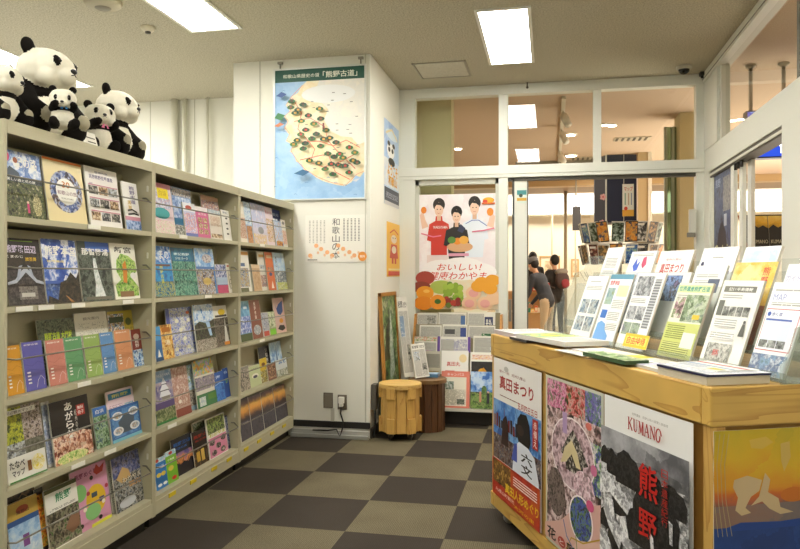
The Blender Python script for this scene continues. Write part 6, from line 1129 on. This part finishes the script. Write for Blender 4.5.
for ti, zz in enumerate((1.60, 1.385)):
    for i in range(10):
        a = pi+pi*(i+.5)/10+.03*(i % 3-1); n = Vector((cos(a), sin(a), 0)); u = Vector((-sin(a), cos(a), 0))
        O = Vector((pc.x, 7.45, zz))+n*(.352+.004*(i % 2))-u*.06
        V = (Vector((0, 0, 1))+n*.22+u*rn.uniform(-.12, .12)).normalized(); j = rn.randrange(6)
        sheet('postcard', f'{cn[j]} toned postcard in the {["upper","lower"][ti]} wire pockets, {["first","second","third","fourth","fifth","sixth","seventh","eighth","ninth", "tenth"][i]} from left', 'postcard', O, u, V, .118, .20, [('r', .05, .05, .95, .95, CP[j])]+([('r', .1, .8, .7, .9, '#e8e4d8')] if j % 2 else []), base=['#d8d6cc', '#2a2824'][(i+ti) % 2], t=.012, group='postcards on the revolving stand')
        k += 1
a = onY(622.5, 184, 7.27); b = onY(634, 216, 7.27)
sheet('header_notice', 'white and yellow notice with red heading on the navy header', 'poster', (a.x, 7.285, b.z), (1, 0, 0), (0, 0, 1), b.x-a.x, a.z-b.z, [('t', 'マップ', .15, .78, .9, .92, '#d8483a', .03), ('r', .2, .35, .3, .72, '#8ab0a0'), ('r', .5, .35, .58, .72, '#c8a890'), ('r', .75, .35, .83, .72, '#8a9ab8'), ('r', 0, 0, 1, .2, '#ecae3a'), ('e', .3, .24, .16, .06, '#e0503a')], base='#f0eee6', t=.003)
for (px, py, l) in ((603, 197, 'small pink paper flower fixed high on the navy header'), (602, 223, 'small pink paper flower at the foot of the navy header')):
    c = onY(px, py, 7.27); m = MB(); 
    for q in range(5): m.ell((c.x+.018*cos(q*1.257), 7.27, c.z+.02*sin(q*1.257)), (.014, .006, .014), '#e8b0b4', 8)
    m.ell((c.x, 7.262, c.z), (.008, .006, .008), '#c8303a', 8); tag(m.build('paper_flower'), l, 'flower')
# sunset brochure stand seen through the right doorway
bx = onY(755, 247, 6.4); 
bs = thing('brochure_stand', 'dark brochure holder with golden sunset prints beyond the right doorway', 'brochure stand', (bx.x-.02, 6.45, 0))
zb, zt_ = bx.z, onY(755, 213, 6.4).z
m = MB(); m.box(0, 0, zb-.05, .52, .22, zb-.01, wood('#b99a68', '#9a7a48', 'X', 8)); m.box(0.0, .0, 0.0, .03, .2, zb-.05, '#8a7048'); m.box(.49, .0, 0.0, .52, .2, zb-.05, '#8a7048'); m.build('table', bs)
m = MB(); m.add([(-.03, .02, zb), (-.015, .02, zb), (-.045, .18, zt_), (-.06, .18, zt_)], [(0, 1, 2, 3)], '#8a4a2a'); m.box(-.03, .01, zb-.005, -.02, .19, zb+.03, '#8a4a2a'); m.build('holder_side', bs)
m = MB(); m.box(0, .15, zb-.01, .5, .16, zt_, col('#2f2a22', .4)); m.build('back_board', bs)
for i, px in enumerate((0.01, .165, .33)):
    sheet('brochure', ['left', 'middle', 'right'][i]+' of three gold and black sunset brochures beyond the right doorway', 'brochure', (bx.x-.02+px, 6.51, zb+.0), (1, 0, 0), (0, .25, 1), .15, (zt_-zb)*.98, [('r', 0, .55, 1, 1, P('#8a6a1c', '#d8a82a', '#e8cc6a', s=6, g=.8, h=.15, y0=.15)), ('p', [(0, 0), (0, .6), (.25, .72), (.5, .62), (.75, .7), (1, .6), (1, 0)], '#17140d'), ('t', 'KUMANO', .08, .12, .95, .24, '#c8c0a0', .0)], base='#5a4a1c', t=.006, group='sunset brochures in the dark holder')
# far wall things
def wall_frame(px0, py0, px1, py1, pal, label, fr='#c8a878'):
    a = onY(px0, py0, HY-.04); b = onY(px1, py1, HY-.04); t = thing('framed_print', label, 'picture', (a.x, HY-.005, b.z), 0, 'framed prints on the far hall wall'); w_, h_ = b.x-a.x, a.z-b.z
    m = MB(); 
    for q in ((0, 0, w_, .04), (0, h_-.04, w_, h_), (0, .04, .04, h_-.04), (w_-.04, .04, w_, h_-.04)): m.box(q[0], -.04, q[1], q[2], 0, q[3], fr)
    m.build('frame', t); m = MB(); m.box(.04, -.02, .04, w_-.04, -.001, h_-.04, '#efe8d8'); m.box(w_*.25, -.022, h_*.25, w_*.75, -.02, h_*.75, P(*pal, s=5)); m.build('print', t)
wall_frame(539.5, 256, 560, 276, ('#d8b888', '#e8d8b8', '#a88a6a'), 'wide framed print on the far wall behind the shoppers')
wall_frame(571, 259, 579, 277, ('#c8a868', '#e8d8b8', '#8a6a4a'), 'small wooden framed print on the far wall right of the shoppers')
wall_frame(581.5, 200, 590, 218, ('#d8c8a8', '#e8d8b8', '#a89a8a'), 'pale framed print high on the far wall near the navy header', '#e0d4bc')
c = onY(576, 218, 13.0)
m = MB(); m.box(c.x-.06, 12.95, c.z-.22, c.x+.08, 13.05, c.z+.2, col('#3a3a3c', .5)); m.tube([(c.x, 13, c.z+.2), (c.x, 13, ZC)], .012, '#8a8678'); tag(m.build('hanging_speaker'), 'dark grey speaker hanging from the hall ceiling beyond the doorway', 'speaker')
m = MB(); c = onY(565.5, 260, 15.0); m.tube([(c.x, 15, 0), (c.x, 15, 3.0)], .035, col('#a89878', .5)); tag(m.build('hall_post'), 'slim brown post standing in the hall behind the shoppers', 'post')
for i, (px, py, l) in enumerate(((552, 252, 'thin pale rail post left of the brown hall post'), (575.5, 262, 'thin pale rail post right of the brown hall post'))):
    c = onY(px, py, 16.5); m = MB(); m.tube([(c.x, 16.5, 0), (c.x, 16.5, 2.75)], .02, '#d8ccb0'); tag(m.build('display_post'), l, 'post')
# goods tables
def table(label, x0, x1, y, d, h, c='#c8a070'):
    t = thing('display_table', label, 'table', ((x0+x1)/2, y, 0)); w_ = (x1-x0)/2
    m = MB(); m.box(-w_, 0, h-.04, w_, d, h, wood('#c9a066', '#b0834a', 'X', 6)); m.build('tabletop', t)
    m = MB(); m.box(-w_+.03, .03, .0, w_-.03, d-.03, h-.04, col(c, .7)); m.build('skirt', t)
    return t
X0 = onY(520, 300, 12.6).x; X1 = onY(548, 300, 12.6).x
table('low wooden sales table with orange goods left of the shoppers', X0-.6, X1, 12.6, .8, .62)
g = [('#d8622a', .10), ('#e8902a', .06), ('#c8402a', .12), ('#2f7a5a', .16), ('#e8c04a', .05), ('#d8703a', .10), ('#e8e0cc', .08), ('#c83a2a', .07), ('#e8a03a', .10)]
gl = ['orange', 'small amber', 'red', 'tall green', 'flat yellow', 'burnt orange', 'white', 'low red', 'golden']
for i, (c_, hh) in enumerate(g):
    x = X0-.02+i*.058; y = 12.66+.2*(i % 3)
    m = MB()
    if i == 3: m.lathe([(.024, 0), (.027, .02), (.027, hh), (.02, hh+.02), (.001, hh+.02)], col(c_, .4), (x, y, .6205), 14)
    else: m.box(x-.027, y-.05, .6205, x+.027, y+.05, .6205+hh, c_); m.box(x-.02, y-.052, .63, x+.02, y-.05, .6205+hh*.7, '#efe2c8')
    tag(m.build('souvenir_box', bevel=.004), f'{gl[i]} souvenir {"canister" if i == 3 else "box"} on the low sales table in the hall', 'box', 'souvenirs on the low sales table')
X2 = onY(528, 300, 14.6).x
table('higher sales table with red and orange boxes behind the first', X2-.8, X2+.45, 14.3, .6, .95, '#b88a5a')
for i in range(6):
    x = X2-.25+i*.13; m = MB(); m.box(x-.05, 14.35, .9505, x+.05, 14.5, 1.02+.05*(i % 3), ['#d8522a', '#e8923a', '#c8382a'][i % 3]); m.box(x-.035, 14.348, .97, x+.035, 14.35, 1.0, '#f0e4cc')
    tag(m.build('gift_box', bevel=.004), f'{["red orange", "amber", "crimson"][i % 3]} gift box on the higher sales table, {["first", "second", "third", "fourth", "fifth", "sixth"][i]} from left', 'box', 'gift boxes on the higher sales table')

# --- shoppers
SKIN = col('#d2a080', .6); HAIR = col('#1a1512', .7)
def human(label, loc, face, H, top, trouser, shoe='#2a2522', bend=0.0, arms=((.12, -.12, .95), (.12, .12, .95)), hair=HAIR, cap=None, mask=False, bag=None, turn=0.0):
    t = thing('person', label, 'person', loc, face); s = H/1.7; t.scale = (s, s, s)
    top, tr, sh = col(top, .8), col(trouser, .8), col(shoe, .5)
    hip = Vector((0, 0, .92)); Rb = Matrix.Rotation(bend, 3, 'Y')
    def b(x, y, z): return tuple(hip+Rb @ Vector((x, y, z)))
    sh_z = .50
    hd = Vector(b(.02, 0, .70)); hdc = tuple(hd)
    pr = [('c', b(0, 0, .0), b(-.01, 0, .22), .135, .135, 1), ('e', b(0, 0, .05), (.125, .165, .16), 1), ('e', b(0, 0, .36), (.125, .185, .17), 1), ('c', b(0, -.13, .46), b(0, .13, .46), .07, .07, 1), ('c', b(0, 0, .50), b(.01, 0, .60), .05, .05, 0), ('e', hdc, (.095, .078, .118), 0), ('e', b(.095, 0, .685), (.018, .013, .02), 0), ('e', b(0, .08, .70), (.015, .012, .03), 0), ('e', b(0, -.08, .70), (.015, .012, .03), 0)]
    for i, sg_ in enumerate((-1, 1)):
        hand = Vector(arms[i]); shd = Vector(b(0, .19*sg_, .46)); el = (shd+hand)/2+Vector((-.06, .05*sg_, -.03))
        pr += [('c', tuple(shd), tuple(el), .058, .046, 1), ('c', tuple(el), tuple(el.lerp(hand, .85)), .044, .034, 1)]
        d = (hand-el).normalized(); pr += [('e', tuple(hand), (.045, .03, .045), 0)]
        side = Vector((0, 1, 0))
        for f in range(4): 
            q = hand+side*((f-1.5)*.018); pr.append(('c', tuple(q), tuple(q+d*(.065 if f in (1, 2) else .055)+Vector((.0, 0, -.01))), .010, .009, 0))
        pr.append(('c', tuple(hand+Vector((0, -.03*sg_, 0))), tuple(hand+Vector((.02, -.05*sg_, -.01))+d*.02), .011, .01, 0))
        pr += [('c', (0, .09*sg_, .90), (.02, .10*sg_, .50), .092, .062, 2), ('c', (.02, .10*sg_, .50), (-.01, .10*sg_, .10), .060, .045, 2), ('e', (.05, .10*sg_, .045), (.125, .045, .045), 3)]
    blob('body', pr, [SKIN, top, tr, sh], .016, t, smooth=2)
    m = MB(); rot = Matrix.Rotation(bend, 3, 'Y')
    m.ell(b(-.018, 0, .725), (.1, .09, .115), hair, 16, rot); m.build('hair', t)
    for sg_ in (-1, 1):
        m = MB(); m.ell(b(.098, .032*sg_, .71), (.008, .012, .007), '#1c1512', 8); m.build('eye', t)
    if mask: m = MB(); m.ell(b(.055, 0, .665), (.06, .07, .05), col('#eeeeea', .7), 12, rot); m.build('face_mask', t)
    if cap: m = MB(); m.ell(b(-.01, 0, .77), (.115, .102, .075), col(cap, .8), 16, rot); m.ell(b(.06, 0, .755), (.09, .08, .02), col(cap, .8), 12, rot); m.build('hat', t)
    if bag:
        m = MB(); m.ell(b(-.20, 0, .30), (.11, .16, .19), col(bag, .8), 16, rot); m.ell(b(-.19, 0, .46), (.11, .15, .07), col('#8a8276', .9), 12, rot); m.ell(b(-.29, 0, .22), (.04, .1, .1), col('#8a3038', .8), 12, rot)
        for sg_ in (-1, 1): m.tube([b(-.1, .11*sg_, .5), b(.06, .12*sg_, .53), b(.14, .13*sg_, .4), b(.05, .17*sg_, .2), b(-.12, .14*sg_, .15)], .02, col('#4a403a', .8), 6)
        m.build('backpack', t)
    return t
p = onY(546, 300, 11.9); 
human('person in a grey cap, white mask and dark grey jacket bending over goods', (p.x+.02, 11.95, 0), pi-.5, 1.58, '#3b3f48', '#cbb99c', cap='#6a6a6c', mask=True, bend=.42, arms=((.42, -.14, .82), (.42, .12, .84)))
p = onY(557, 300, 13.9)
human('dark haired person with dark red backpack behind the capped shopper', (p.x, 13.9, 0), pi-.9, 1.62, '#2c2a2a', '#3a3634', bag='#4a3a38', bend=.12, arms=((.30, -.15, .98), (.28, .15, .98)))
p = onY(532.5, 300, 15.5)
human('person in black standing at the doorway edge facing away', (p.x, 15.5, 0), pi/2+.3, 1.72, '#1a1818', '#1e1c1c', arms=((.14, -.18, .92), (.14, .18, .92)))
# ================================================================== camera, world
def lamp(name, loc, rot, size, power, c=(1, .96, .88)):
    l = bpy.data.lights.new(name, 'AREA'); l.shape = 'RECTANGLE'; l.size, l.size_y = size; l.energy = power; l.color = c
    o = bpy.data.objects.new(name, l); COL.objects.link(o); o.location = loc; o.rotation_euler = rot; return o
lamp('rear_fill', (-1.2, -1.4, 1.7), (radians(155), 0, 0), (1.5, 1.0), 30)  # added fill behind the camera, lifts the ceiling; not a fixture of the room
lamp('recess_fill', (-4.0, 4.6, 1.2), (pi, 0, 0), (1.5, 3.0), 22)  # unseen extra light behind the bookcases, put in to brighten the recess
lamp('hall_fill', (4.5, 9.5, .6), (pi, 0, 0), (5, 4), 300, (1, .93, .82))  # invented soft light for a brighter hall, no such fitting stands there
cam = bpy.data.cameras.new('camera'); co = bpy.data.objects.new('camera', cam); COL.objects.link(co)
cam.sensor_width = 36; cam.lens = F_/800*36; cam.clip_start = .05; cam.clip_end = 100
co.location = (0, 0, H_); co.rotation_euler = (pi/2, 0, YAW); SC.camera = co
w = bpy.data.worlds.new('world'); SC.world = w; w.use_nodes = True
w.node_tree.nodes['Background'].inputs[0].default_value = (1, .95, .88, 1); w.node_tree.nodes['Background'].inputs[1].default_value = .3
SC.view_settings.view_transform = 'Standard'; SC.view_settings.look = 'None'; SC.view_settings.exposure = .42
SC.cycles.max_bounces = 10; SC.cycles.diffuse_bounces = 5; SC.cycles.transparent_max_bounces = 16
try: SC.cycles.use_denoising = True
except Exception: pass
